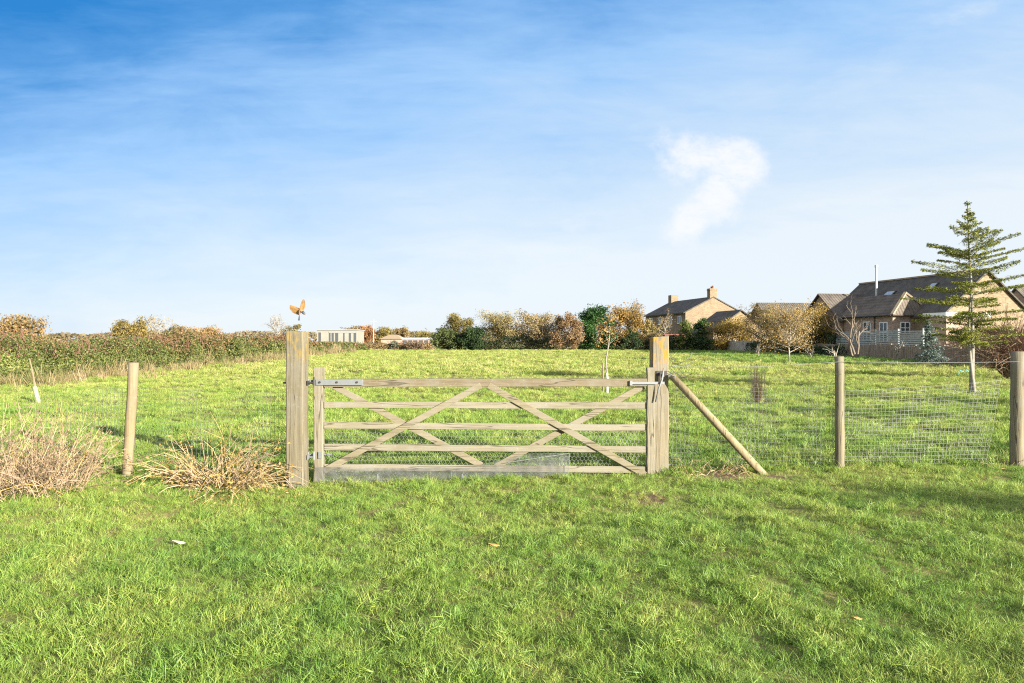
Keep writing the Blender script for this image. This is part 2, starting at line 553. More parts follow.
M['tile_y'] = tiles('dark_pantiles_across', (0.08, 0.068, 0.057), 'y')
M['tile_warm'] = tiles('brown_pantiles', (0.10, 0.082, 0.066), 'y')
M['ridge'] = plain('ridge_tile', (0.26, 0.20, 0.14), 0.85, 0.2, 0, 0.3, 3)
M['fence_brown'] = wood('panel_fence_wood', 'z', (0.26, 0.205, 0.15), (0.17, 0.13, 0.095), (0.27, 0.23, 0.185), lich=0.2)
M['fence_pale'] = wood('pale_fence_wood', 'z', (0.38, 0.35, 0.31), (0.24, 0.22, 0.19), (0.40, 0.38, 0.35), lich=0.1)
M['teal'] = wood('blue_grey_fence_wood', 'x', (0.30, 0.34, 0.33), (0.19, 0.22, 0.22), (0.34, 0.36, 0.34), lich=0.1)
M['bark'] = plain('grey_brown_bark', (0.16, 0.13, 0.10), 0.9, 0.15, 0, 0.4, 8)
M['bark_dark'] = plain('dark_bark', (0.07, 0.058, 0.045), 0.9, 0.15, 0, 0.4, 8)
M['bark_pale'] = plain('pale_bark', (0.27, 0.24, 0.195), 0.85, 0.15, 0, 0.35, 14)
M['bark_grey'] = plain('silvery_bark', (0.20, 0.185, 0.155), 0.85, 0.15, 0, 0.4, 12)
M['twig_red'] = plain('reddish_twigs', (0.15, 0.075, 0.055), 0.85, 0.15, 0, 0.35, 2)
M['twig_tan'] = plain('tan_twigs', (0.21, 0.155, 0.10), 0.85, 0.15, 0, 0.3, 2)
M['dry_pink'] = leaf_mat('dry_stems', [(0.20, 0.135, 0.09), (0.31, 0.22, 0.145), (0.40, 0.30, 0.21), (0.27, 0.20, 0.11)], 2.0, 0.12, 0.8)
M['dry_yellow'] = leaf_mat('straw_stems', [(0.24, 0.165, 0.07), (0.36, 0.265, 0.11), (0.46, 0.36, 0.20), (0.34, 0.215, 0.05)], 3.0, 0.12, 0.8)
M['twine'] = plain('blue_twine', (0.10, 0.42, 0.52), 0.6, 0.3, 0, 0.1, 4)

# ------------------------------------------------------------------ ground sheet
def ground():
    def axis(n, near, far, c=0.0):
        u = np.linspace(-1, 1, n)
        k = 6.2
        return c + np.sinh(u * k) / math.sinh(k) * far
    gx = axis(520, 0.06, 3000)
    gy = axis(620, 0.06, 3000, 6.0)
    X, Y = np.meshgrid(gx, gy)
    Z = hts(X, Y)
    nx, ny = len(gx), len(gy)
    V = np.stack([X, Y, Z], -1).reshape(-1, 3).astype(np.float32)
    i = np.arange(nx * ny).reshape(ny, nx)
    Fq = np.stack([i[:-1, :-1], i[:-1, 1:], i[1:, 1:], i[1:, :-1]], -1).reshape(-1, 4).astype(np.int32)
    me = bpy.data.meshes.new('ground')
    me.vertices.add(len(V)); me.loops.add(Fq.size); me.polygons.add(len(Fq))
    me.vertices.foreach_set('co', V.ravel())
    me.loops.foreach_set('vertex_index', Fq.ravel())
    me.polygons.foreach_set('loop_start', np.arange(0, Fq.size, 4, dtype=np.int32))
    me.polygons.foreach_set('loop_total', np.full(len(Fq), 4, np.int32))
    me.polygons.foreach_set('use_smooth', np.ones(len(Fq), bool))
    mt, nt, out = new_mat('turf')
    g = nt.n('ShaderNodeTexCoord').outputs['Object']
    n1 = nt.mapr(nt.noise(g, 0.35, 5.0, 0.6), 0.32, 0.68)
    n2 = nt.mapr(nt.noise(g, 2.6, 5.0, 0.65), 0.32, 0.70)
    col = nt.mix(n1, (0.13, 0.155, 0.04), (0.20, 0.19, 0.06))
    col = nt.mix(nt.math('MULTIPLY', n2, 0.6), col, (0.17, 0.13, 0.06))
    col = nt.mix(nt.mapr(nt.noise(g, 30.0, 3.0, 0.6), 0.5, 0.75, 0, 0.6), col, (0.09, 0.075, 0.035))
    # bare earth by the brace pole and under the gate
    sp = nt.n('ShaderNodeSeparateXYZ'); nt.l(g, sp.inputs[0])
    for (x0, y0, rx, ry) in BARE:
        a = nt.math('DIVIDE', nt.math('SUBTRACT', sp.outputs[0], x0), rx)
        b = nt.math('DIVIDE', nt.math('SUBTRACT', sp.outputs[1], y0), ry)
        d = nt.math('SQRT', nt.math('ADD', nt.math('MULTIPLY', a, a), nt.math('MULTIPLY', b, b)))
        d = nt.math('ADD', d, nt.math('MULTIPLY', nt.math('SUBTRACT', nt.noise(g, 6.0, 4.0, 0.6), 0.5), 1.0))
        col = nt.mix(nt.mapr(d, 0.7, 1.15, 0.9, 0.0), col, (0.15, 0.10, 0.062))
    principled(nt, out, col, 0.95, 0.1, bump=nt.noise(g, 24.0, 4.0, 0.6), bump_d=0.03, bump_s=0.6)
    me.materials.append(mt)
    me.update(calc_edges=True)
    o = link('ground', me)
    return tag(o, kind='structure')


BARE = [(2.55, 8.78, 0.50, 0.30), (0.05, 8.45, 0.16, 0.10), (1.45, 7.7, 0.16, 0.22), (3.1, 8.75, 0.22, 0.16)]
ground()

# ------------------------------------------------------------------ grass
def tuft_mesh(name, n, spread, lmin, lmax, wid, lean, mat, seed, seedheads=0):
    g = np.random.default_rng(seed)
    r = spread * np.sqrt(g.random(n)); a = g.random(n) * 6.283
    root = np.stack([r * np.cos(a), r * np.sin(a), np.full(n, -0.012)], 1)
    az = a + g.normal(0, 1.3, n)
    d = np.stack([np.cos(az), np.sin(az), np.zeros(n)], 1)
    L = g.uniform(lmin, lmax, n)
    le = np.abs(g.normal(lean, lean * 0.45, n))
    s = np.stack([-np.sin(az), np.cos(az), np.zeros(n)], 1)
    tw = g.normal(0, 0.5, n)
    s = s * np.cos(tw)[:, None] + d * np.sin(tw)[:, None]
    W = wid * g.uniform(0.6, 1.25, n)
    pts = []
    for t in (0.0, 0.38, 0.72, 1.0):
        h = t * (1 - 0.30 * le * t)
        o = le * t ** 1.7
        pts.append(root + d * (L * o)[:, None] + np.array([0, 0, 1.0]) * (L * h)[:, None])
    ws = [W * 0.75, W, W * 0.72]
    V = np.zeros((n, 7, 3))
    for i in range(3):
        V[:, 2 * i] = pts[i] - s * ws[i][:, None] / 2
        V[:, 2 * i + 1] = pts[i] + s * ws[i][:, None] / 2
    V[:, 6] = pts[3]
    base = (np.arange(n) * 7)[:, None]
    q = np.concatenate([base + np.array([[0, 1, 3, 2]]), base + np.array([[2, 3, 5, 4]])], 0)
    t3 = base + np.array([[4, 5, 6]])
    loops = np.concatenate([q.ravel(), t3.ravel()]).astype(np.int32)
    tot = np.concatenate([np.full(2 * n, 4), np.full(n, 3)]).astype(np.int32)
    st = np.concatenate([[0], np.cumsum(tot)[:-1]]).astype(np.int32)
    me = bpy.data.meshes.new(name)
    me.vertices.add(7 * n); me.loops.add(len(loops)); me.polygons.add(3 * n)
    me.vertices.foreach_set('co', V.reshape(-1).astype(np.float32))
    me.loops.foreach_set('vertex_index', loops)
    me.polygons.foreach_set('loop_start', st)
    me.polygons.foreach_set('loop_total', tot)
    me.polygons.foreach_set('use_smooth', np.ones(3 * n, bool))
    me.materials.append(mat)
    me.update(calc_edges=True)
    return me


def scatter(name, pts, rot, scl, tint, sources, mat, kind='stuff'):
    n = len(pts)
    me = bpy.data.meshes.new(name)
    me.vertices.add(n)
    me.vertices.foreach_set('co', np.asarray(pts, np.float32).ravel())
    for an, ty, val, key in (('rot', 'FLOAT_VECTOR', rot, 'vector'), ('scl', 'FLOAT', scl, 'value'), ('tint', 'FLOAT', tint, 'value'),
                             ('pick', 'INT', np.random.default_rng(3).integers(0, len(sources), n), 'value')):
        at = me.attributes.new(an, ty, 'POINT')
        at.data.foreach_set(key, np.asarray(val, np.int32 if ty == 'INT' else np.float32).ravel())
    me.materials.append(mat)
    o = link(name, me)
    t = bpy.data.node_groups.new(name + '_scatter', 'GeometryNodeTree')
    t.interface.new_socket('Geometry', in_out='INPUT', socket_type='NodeSocketGeometry')
    t.interface.new_socket('Geometry', in_out='OUTPUT', socket_type='NodeSocketGeometry')
    gi, go = t.nodes.new('NodeGroupInput'), t.nodes.new('NodeGroupOutput')
    inst = t.nodes.new('GeometryNodeInstanceOnPoints')
    join = t.nodes.new('GeometryNodeJoinGeometry')
    for sm in sources:
        so = bpy.data.objects.new(sm.name, sm)
        oi = t.nodes.new('GeometryNodeObjectInfo')
        oi.inputs['Object'].default_value = so
        oi.inputs['As Instance'].default_value = False
        g2 = t.nodes.new('GeometryNodeGeometryToInstance')
        t.links.new(oi.outputs['Geometry'], g2.inputs[0])
        t.links.new(g2.outputs[0], join.inputs[0])

    def attr(nm, ty):
        a = t.nodes.new('GeometryNodeInputNamedAttribute')
        a.data_type = ty
        a.inputs['Name'].default_value = nm
        return a.outputs['Attribute']
    t.links.new(gi.outputs[0], inst.inputs['Points'])
    t.links.new(join.outputs[0], inst.inputs['Instance'])
    inst.inputs['Pick Instance'].default_value = True
    t.links.new(attr('pick', 'INT'), inst.inputs['Instance Index'])
    e2r = t.nodes.new('FunctionNodeEulerToRotation')
    t.links.new(attr('rot', 'FLOAT_VECTOR'), e2r.inputs[0])
    t.links.new(e2r.outputs[0], inst.inputs['Rotation'])
    t.links.new(attr('scl', 'FLOAT'), inst.inputs['Scale'])
    t.links.new(inst.outputs[0], go.inputs[0])
    md = o.modifiers.new('scatter', 'NODES')
    md.node_group = t
    return tag(o, kind=kind)


G = np.random.default_rng(21)
W_DRY = _waves(20, 1.2, 6.0, 1.0)
W_DRY2 = _waves(24, 0.25, 0.9, 1.0)


def dryness(x, y):
    return _sum(W_DRY, x, y) * 0.9 + _sum(W_DRY2, x, y) * 0.7


def bare_mask(x, y):
    k = np.zeros_like(x)
    for x0, y0, rx, ry in BARE:
        k = np.maximum(k, np.exp(-(((x - x0) / rx) ** 2 + ((y - y0) / ry) ** 2) * 1.2))
    return k


def field_pts(y0, y1, dens, power, half, extra):
    """random points between distances y0 and y1 in a wedge, density falling with distance"""
    ys = np.linspace(y0, y1, 400)
    wgt = (half * ys + extra) * 2 * dens * (y0 / ys) ** power
    cdf = np.cumsum(wgt); tot = cdf[-1] * (ys[1] - ys[0])
    n = int(tot)
    y = np.interp(G.random(n) * cdf[-1], cdf, ys)
    x = (G.random(n) * 2 - 1) * (half * y + extra)
    return x, y


def do_grass(name, x, y, sources, mat, s0, s1, tint0, tilt=0.22, tvar=0.16, keep=0.72, lumps=0.26, far=0.0):
    b = bare_mask(x, y)
    ok = G.random(len(x)) > b * keep
    x, y, b = x[ok], y[ok], b[ok]
    n = len(x)
    z = hts(x, y)
    rot = np.stack([G.normal(0, tilt, n), G.normal(0, tilt, n), G.random(n) * 6.283], 1)
    lump = _sum(W_DRY2, x * 0.8 + 3, y * 0.8)
    scl = G.uniform(s0, s1, n) * np.clip(1 + lumps * lump, 0.55, 1.6) * (1 - 0.5 * b)
    mown = (x > 15 + 0.02 * y) & (y > 43 + 0.12 * x)
    tint = tint0 + far * np.clip((y - 13) / 16, 0, 1) - 0.34 * mown + tvar * dryness(x, y) + G.normal(0, 0.05, n) + 0.35 * b
    return scatter(name, np.stack([x, y, z], 1), rot, scl, np.clip(tint, 0, 1), sources, mat)


gm = grass_mat('grass_blades', (0.095, 0.195, 0.036), (0.200, 0.305, 0.052), (0.335, 0.360, 0.085), (0.48, 0.42, 0.20))
near_src = [tuft_mesh('grass_tuft', 60, 0.060, 0.018, 0.058, 0.0027, 0.95, gm, 100 + i) for i in range(6)]
mid_src = [tuft_mesh('grass_tuft', 84, 0.13, 0.04, 0.12, 0.0068, 0.75, gm, 200 + i) for i in range(6)]
far_src = [tuft_mesh('grass_tuft', 110, 0.36, 0.09, 0.24, 0.020, 0.80, gm, 300 + i) for i in range(5)]

x, y = field_pts(2.3, 9.3, 1080, 1.1, 0.78, 1.5)
ln = do_grass('lawn_grass', x, y, near_src, gm, 0.7, 1.3, 0.36, tilt=0.42)
tag(ln, 'short green lawn grass in front of the gate and fence', 'grass')
x, y = field_pts(9.2, 34, 130, 1.35, 0.80, 1.5)
ok = ~((x > -2.5) & (x < 1.9) & (np.abs(y - 9.25) < 0.12))
fg = do_grass('field_grass', x[ok], y[ok], mid_src, gm, 0.55, 1.0, 0.40, tilt=0.34, tvar=0.14, lumps=0.2, far=0.20)
tag(fg, 'rough yellow green meadow grass just beyond the gate', 'grass')
x, y = field_pts(33, 112, 9.0, 1.3, 0.85, 4)
mg = do_grass('meadow_grass', x, y, far_src, gm, 0.5, 0.85, 0.64, tvar=0.17)
tag(mg, 'far sunlit meadow grass reaching the tree line', 'grass')

# ------------------------------------------------------------------ trees and plants
def leaves_mesh(name, C, size, mat, g, up=0.25, aspect=0.62, flat=0.0):
    """one rhombic leaf (or spray of leaves) at every centre"""
    n = len(C)
    size = np.asarray(size) * g.uniform(0.65, 1.35, n)
    nrm = g.normal(0, 1, (n, 3)); nrm[:, 2] = nrm[:, 2] * (1 - flat) + up + flat * 2.0
    nrm /= np.linalg.norm(nrm, axis=1, keepdims=True)
    t = np.cross(nrm, g.normal(0, 1, (n, 3))); t /= np.maximum(np.linalg.norm(t, axis=1, keepdims=True), 1e-6)
    b = np.cross(nrm, t)
    s = size[:, None]
    bend = nrm * s * 0.18
    V = np.stack([C - t * s, C - b * s * aspect + bend, C + t * s, C + b * s * aspect + bend], 1).reshape(-1, 3)
    return raw_mesh(name, V, 4, mat)


def skeleton(g, H, rad, base, n_limb, trunk_r, lean=(0, 0), droop=0.0, multi=1, sub=5, profile='oval', up0=0.5, up1=1.1, wig=0.10):
    """trunk, limbs and twigs of a broad-leaved tree; returns tubes and twig points"""
    tubes, tips = [], []
    for k in range(multi):
        off = np.array([g.normal(0, 0.05 * rad), g.normal(0, 0.05 * rad), 0]) * (multi > 1)
        spread = np.array([g.normal(0, 0.35 * rad), g.normal(0, 0.35 * rad), 0]) * (multi > 1)
        hs = np.linspace(0, 1, 6)
        tr = np.stack([off[0] + (lean[0] + spread[0]) * hs ** 1.2 + np.cumsum(g.normal(0, 0.012 * H, 6)) * (hs > 0),
                       off[1] + (lean[1] + spread[1]) * hs ** 1.2 + np.cumsum(g.normal(0, 0.012 * H, 6)) * (hs > 0),
                       -0.15 + (H * 0.93 + 0.15) * hs], 1)
        tubes.append((tr, trunk_r * (1 - 0.88 * hs) / math.sqrt(multi) + 0.008, 6))
        nl = max(3, n_limb // multi)
        for i in range(nl):
            t = base + (0.97 - base) * (i + g.random()) / nl
            p0 = np.array([np.interp(t * 0.93, hs * 0.93, tr[:, j]) for j in range(3)])
            az = i * 2.399 + g.normal(0, 0.4)
            u = (t - base) / (1 - base)
            if profile == 'oval':
                pr = math.sqrt(max(0.05, 1 - (2 * u - 0.85) ** 2 / 1.5))
            elif profile == 'cone':
                pr = 1.02 - 0.92 * u
            else:
                pr = 0.55 + 0.45 * math.sin(math.pi * min(1, 0.25 + u * 0.8))
            L = rad * pr * g.uniform(0.75, 1.12)
            el = up0 + (up1 - up0) * u + g.normal(0, 0.12)
            d = np.array([math.cos(az) * math.cos(el), math.sin(az) * math.cos(el), math.sin(el)])
            q = np.linspace(0, 1, 4)
            pts = p0 + d * (L / max(0.35, math.cos(el) ** 0.5) * q)[:, None] + np.array([0, 0, -droop * L]) * (q ** 2)[:, None] + g.normal(0, wig * L * 0.5, (4, 3)) * (q > 0)[:, None]
            r0 = trunk_r * 0.42 * (1 - 0.6 * u) / math.sqrt(multi) + 0.006
            tubes.append((pts, r0 * (1 - 0.8 * q) + 0.004, 4))
            for s_ in range(sub):
                tt = g.uniform(0.35, 1.0)
                pp = np.array([np.interp(tt, q, pts[:, j]) for j in range(3)])
                dd = d * 0.7 + g.normal(0, 0.65, 3) + np.array([0, 0, 0.15 - droop * 0.5])
                dd /= np.linalg.norm(dd)
                l2 = L * g.uniform(0.25, 0.55)
                e = pp + dd * l2 + np.array([0, 0, -droop * l2 * 0.5])
                midp = (pp + e) / 2 + g.normal(0, 0.06 * l2, 3)
                tubes.append((np.array([pp, midp, e]), np.array([r0 * 0.42, r0 * 0.28, 0.003]), 3))
                for f in (0.45, 0.75, 1.0):
                    tips.append(pp + (e - pp) * f)
    return tubes, np.array(tips)


def tree(name, label, x, y, H, rad, cols, seed, n=3000, leaf=0.12, base=0.2, n_limb=22, trunk_r=None, bark='bark', sigma=0.16, cat='tree',
         group=None, z=None, twig_frac=1.0, crown='crown', bare_top=0, matname=None, clump=0.5, squash=1.0, **kw):
    g = np.random.default_rng(seed)
    z = gz(x, y) if z is None else z
    root = thing(name, label, cat, (x, y, z), g.random() * 6.28 if 'lean' not in kw else 0.0, group)
    tubes, tips = skeleton(g, H, rad, base, n_limb, trunk_r or H * 0.022, **kw)
    s_h = rad / max(1e-3, np.percentile(np.hypot(tips[:, 0], tips[:, 1]), 93))
    s_v = (H * 0.97) / max(1e-3, np.percentile(tips[:, 2], 98.5))
    sc_ = np.array([s_h, s_h, s_v])
    tips = tips * sc_
    tubes = [(np.asarray(p) * sc_, r, k) for p, r, k in tubes]
    mb = MB()
    for p, r, k in tubes:
        mb.tube(p, r, k, caps=False)
    for i in range(bare_top):                # bare upright shoots standing out of the crown
        tp = tips[g.integers(len(tips))] * np.array([0.6, 0.6, 1.0])
        e = tp + np.array([g.normal(0, 0.12), g.normal(0, 0.12), 1.0]) * g.uniform(0.10, 0.24) * H
        mb.tube([tp, (tp + e) / 2 + g.normal(0, 0.04, 3), e], [0.03, 0.022, 0.012], 3, caps=False)
    mb.build('trunk', M[bark], root, smooth=True)
    if n:
        if leaf > 0.07:
            n, leaf = int(n * 1.9), leaf * 0.72
        # some boughs carry many leaves and some few
        wgt = g.gamma(1.3, 1.0, len(tips)); wgt /= wgt.sum()
        idx = g.choice(len(tips), n, p=wgt)
        C = tips[idx] + np.clip(g.normal(0, 1, (n, 3)), -1.7, 1.7) * (0.8 * sigma * rad) * np.array([1, 1, 0.8 * squash])
        C[:, 2] = np.maximum(C[:, 2], 0.03 * H)
        mt = M[matname] if matname else leaf_mat(name + '_leaves', cols, clump)
        link(crown, leaves_mesh(crown, C, leaf, mt, g), root)
    return root


def px_tree(name, label, pxc, top, half, y, cols, seed, foot=None, **kw):
    """tree standing at distance y whose crown spans 2*half picture widths and reaches up to 'top'"""
    x = (pxc - CX) / F * y
    z = gz(x, y) if foot is None else EYE - (foot - HZ) / F * y
    H = EYE - (top - HZ) / F * y - z
    return tree(name, label, x, y, H, half / F * y, cols, seed, z=z, **kw)


OLIVE = [(0.10, 0.085, 0.025), (0.17, 0.14, 0.04), (0.26, 0.20, 0.06)]
TAN = [(0.13, 0.095, 0.045), (0.20, 0.145, 0.065), (0.27, 0.20, 0.085)]
RUST = [(0.15, 0.075, 0.035), (0.26, 0.13, 0.055), (0.36, 0.19, 0.08)]
YELLOW = [(0.18, 0.125, 0.03), (0.28, 0.19, 0.04), (0.38, 0.27, 0.075)]
DARKG = [(0.016, 0.032, 0.012), (0.03, 0.055, 0.018), (0.055, 0.085, 0.025)]
GREEN = [(0.022, 0.05, 0.012), (0.042, 0.085, 0.020), (0.075, 0.13, 0.03)]
LIMEY = [(0.06, 0.09, 0.02), (0.11, 0.14, 0.03), (0.20, 0.21, 0.05)]

RB = 'tree row at the far edge of the meadow'
# the row at the far edge, from left to right
px_tree('broadleaf_tree', 'olive and tan autumn tree rising behind the dark rounded bushes at the meadow edge', 459, 315, 16, 103, OLIVE, 401, n=5200, leaf=0.12, base=0.06, sub=7, bare_top=5, group=RB)
px_tree('evergreen_bush', 'rounded mid green bush at the left end of the meadow tree row', 447, 330, 13, 98, [(0.04, 0.055, 0.018), (0.07, 0.09, 0.028), (0.13, 0.15, 0.05)], 402, n=4200, leaf=0.15, base=0.04, up0=0.1, cat='bush', crown='foliage', profile='dome', sigma=0.2)
px_tree('evergreen_bush', 'very dark green domed bush in front of the olive tree', 473, 328, 12.5, 97, DARKG, 403, n=4600, leaf=0.15, base=0.03, up0=0.1, cat='bush', crown='foliage', profile='dome', sigma=0.2)
px_tree('broadleaf_tree', 'yellow tan tree immediately right of the very dark domed bush', 497, 314, 22, 104, [(0.17, 0.14, 0.06), (0.25, 0.205, 0.085), (0.34, 0.28, 0.125)], 404, n=7000, leaf=0.12, base=0.05, sub=7, bare_top=3, group=RB)
px_tree('broadleaf_tree', 'tallest tan tree in the meadow row, with bare shoots sticking out of its top', 536, 313, 23, 102, [(0.17, 0.135, 0.065), (0.25, 0.19, 0.09), (0.34, 0.265, 0.13)], 405, n=7000, leaf=0.12, base=0.05, sub=7, bare_top=16, group=RB)
px_tree('broadleaf_tree', 'rust brown tree left of the big dark evergreen', 566, 315, 15, 93, [(0.16, 0.105, 0.055), (0.235, 0.15, 0.075), (0.32, 0.215, 0.11)], 406, n=5600, leaf=0.12, base=0.05, sub=7, bare_top=6, group=RB)
px_tree('evergreen_tree', 'big dark green evergreen tree beside the yellowing tree at the meadow edge', 596, 308, 17, 96, [(0.014, 0.042, 0.010), (0.028, 0.075, 0.016), (0.055, 0.12, 0.026)], 407, n=6500, leaf=0.16, base=0.04, up0=0.2, profile='dome', n_limb=30, sigma=0.2, bark='bark_dark', group=RB)
px_tree('broadleaf_tree', 'dense yellow and orange brown tree merging with the big dark evergreen', 627, 306, 17, 98, [(0.15, 0.115, 0.025), (0.22, 0.15, 0.035), (0.24, 0.13, 0.04), (0.30, 0.22, 0.055)], 408, n=7500, leaf=0.12, base=0.12, n_limb=28, sigma=0.19, group=RB)
px_tree('shrub', 'dark bushy shrub in front of the yellow and orange brown tree', 632, 330, 8, 94, DARKG, 409, n=1800, leaf=0.12, base=0.04, up0=0.1, cat='shrub', crown='foliage', profile='dome', sigma=0.2)
px_tree('small_tree', 'thin pale bare tree before the far tan house', 664, 308, 12, 100, TAN, 410, n=350, leaf=0.09, bark='bark_pale', n_limb=18, trunk_r=0.07)
px_tree('broadleaf_tree', 'low yellow green tree between the yellow orange tree and the far tan house', 648, 320, 11, 99, [(0.16, 0.14, 0.05), (0.25, 0.19, 0.07), (0.30, 0.24, 0.10)], 411, n=1800, leaf=0.13, base=0.08, sigma=0.2)
px_tree('shrub', 'light green leafy shrub at the foot of the tan gable', 686, 321, 8, 92, LIMEY, 412, n=1500, leaf=0.13, base=0.05, cat='shrub', crown='foliage', profile='dome', sigma=0.2)
px_tree('shrub', 'darker green shrub against the tan gable wall', 701, 319, 9, 93, GREEN, 413, n=1800, leaf=0.13, base=0.05, cat='shrub', crown='foliage', profile='dome', sigma=0.2)
px_tree('garden_tree', 'rounded golden yellow tree in front of the bungalow', 732, 318.5, 19, 90, YELLOW, 414, n=6500, leaf=0.11, base=0.07, n_limb=26, sigma=0.2)
px_tree('garden_tree', 'grey brown nearly leafless tree left of the white trunked birch', 763, 304, 20, 84, TAN, 415, n=4500, leaf=0.085, bark='bark', n_limb=26, base=0.18, bare_top=12, trunk_r=0.09)
px_tree('garden_tree', 'yellow leaved tree behind the white trunked birch', 814, 306, 22, 70, YELLOW, 416, n=8500, leaf=0.075, n_limb=26, base=0.22, sigma=0.17, trunk_r=0.08, bark='bark_pale')
tree('birch', 'young birch with a white trunk and thin gold leaves on the meadow', (789.5 - CX) / F * 48.5, 48.5, 3.75, 1.75,
     [(0.20, 0.135, 0.05), (0.29, 0.20, 0.07), (0.36, 0.27, 0.12)], 417, n=6500, leaf=0.042, n_limb=26, base=0.26, trunk_r=0.055, sub=7, bark='bark_pale', sigma=0.2, cat='tree')
px_tree('garden_tree', 'small pale gold tree at the left end of the brown panel fence', 775, 313, 15, 72, [(0.17, 0.125, 0.045), (0.25, 0.185, 0.065), (0.32, 0.24, 0.10)], 418, n=4200, leaf=0.075, n_limb=22, base=0.25, trunk_r=0.07, bark='bark_pale')

# low dark hedge under the row of trees
def hedge(name, label, path, height, width, cols, seed, n, leaf, clump=0.4, mat=None, cat='hedge', ragged=0.25, twigs=0, twigmat='twig_tan', twig_len=0.6, near=None):
    g = np.random.default_rng(seed)
    pts = np.asarray(path, float)
    seg = np.linalg.norm(np.diff(pts, axis=0), axis=1)
    acc = np.concatenate([[0], np.cumsum(seg)])
    s = g.random(n) * acc[-1]
    if near:                                   # more and smaller leaves towards the near end
        s = acc[-1] * (np.exp(g.random(n) * math.log(near)) - 1) / (near - 1)
    X = np.interp(s, acc, pts[:, 0]); Y = np.interp(s, acc, pts[:, 1])
    dirx = np.interp(s, acc, np.gradient(pts[:, 0], acc)); diry = np.interp(s, acc, np.gradient(pts[:, 1], acc))
    ln_ = np.hypot(dirx, diry); nx, ny = -diry / ln_, dirx / ln_
    hh = height * (np.interp(Y, [0, 55, 80, 95], [1, 1, 0.55, 0.5]) if near else 1.0) * (1 + ragged * (np.sin(s * 0.9 + seed) * 0.35 + np.sin(s * 2.3 + 1) * 0.3 + np.sin(s * 0.31) * 0.5))
    a = g.uniform(-1, 1, n)
    t = g.random(n) ** 0.75
    # keep most leaves near the skin of the hedge
    edge = g.random(n) < 0.65
    side = np.sign(a)
    a = np.where(edge, side * g.uniform(0.8, 1.05, n), a)
    cap = g.random(n) < 0.3
    t = np.where(cap, g.uniform(0.85, 1.05, n), t)
    a = np.where(cap, g.uniform(-0.9, 0.9, n), a)
    wz = width * (0.95 - 0.35 * t ** 2) * (1 + 0.25 * np.sin(s * 1.7 + a))
    C = np.stack([X + nx * a * wz / 2, Y + ny * a * wz / 2, hts(X, Y) + hh * t], 1) + g.normal(0, 0.10, (n, 3)) * min(1, height)
    sz = leaf * (np.clip(Y / 40, 0.6, 3) if near else 1.0)
    root = thing(name, label, cat, (pts[0][0], pts[0][1], gz(*pts[0])))
    off = np.array([pts[0][0], pts[0][1], gz(*pts[0])])
    mt = mat or leaf_mat(name + '_leaves', cols, clump)
    link('foliage', leaves_mesh('foliage', C - off, sz, mt, g), root)
    if twigs:
        mb = MB()
        k = g.integers(0, n, twigs)
        for i in k:
            p = np.array([X[i] + nx[i] * a[i] * wz[i] * 0.4, Y[i] + ny[i] * a[i] * wz[i] * 0.4, gz(X[i], Y[i]) + hh[i] * g.uniform(0.5, 0.98)]) - off
            d = np.array([g.normal(0, 0.5), g.normal(0, 0.5), 1.0]); d /= np.linalg.norm(d)
            L = twig_len * g.uniform(0.4, 1.3)
            e = p + d * L
            mb.tube([p, (p + e) / 2 + g.normal(0, 0.05, 3), e], np.array([0.012, 0.009, 0.004]) * (1 + Y[i] / 60), 3, caps=False)
        tag(mb.build('twigs', M[twigmat], root), kind='stuff')
    return root


hedge('hedge', 'low dark green hedge along the far meadow edge under the autumn trees', [(-4, 97.5), (8, 97), (18, 95), (24, 92)], 1.25, 2.0,
      [(0.018, 0.026, 0.012), (0.035, 0.048, 0.018), (0.075, 0.075, 0.03)], 431, 11000, 0.10, ragged=0.5)

# left hand field hedge: green bramble body, russet twig tops
def hedge_mat():
    mt, nt, out = new_mat('field_hedge_leaves')
    geo = nt.n('ShaderNodeNewGeometry')
    g = nt.n('ShaderNodeTexCoord').outputs['Object']
    sp = nt.n('ShaderNodeSeparateXYZ'); nt.l(g, sp.inputs[0])
    rnd = geo.outputs['Random Per Island']
    big = nt.noise(nt.mapping(g, (1, 1, 1.2)), 0.22, 4.0, 0.65)
    hgt = nt.math('MULTIPLY', sp.outputs[2], 0.26)
    f = nt.math('ADD', nt.math('ADD', nt.math('MULTIPLY', big, 1.5), hgt), nt.math('MULTIPLY', rnd, 0.45))
    grn = nt.ramp(rnd, [(0.0, (0.05, 0.07, 0.018)), (0.5, (0.09, 0.115, 0.028)), (1.0, (0.16, 0.175, 0.05))])
    rus = nt.ramp(rnd, [(0.0, (0.10, 0.055, 0.032)), (0.5, (0.17, 0.095, 0.05)), (1.0, (0.24, 0.15, 0.07))])
    col = nt.mix(nt.mapr(f, 1.27, 1.66), grn, rus)
    b = nt.n('ShaderNodeBsdfPrincipled')
    nt.l(col, b.inputs['Base Color'])
    b.inputs['Roughness'].default_value = 0.65
    b.inputs['Specular IOR Level'].default_value = 0.25
    t = nt.n('ShaderNodeBsdfTranslucent'); nt.l(col, t.inputs[0])
    mx = nt.n('ShaderNodeMixShader'); mx.inputs[0].default_value = 0.25
    nt.l(b.outputs[0], mx.inputs[1]); nt.l(t.outputs[0], mx.inputs[2]); nt.l(mx.outputs[0], out.inputs[0])
    return mt


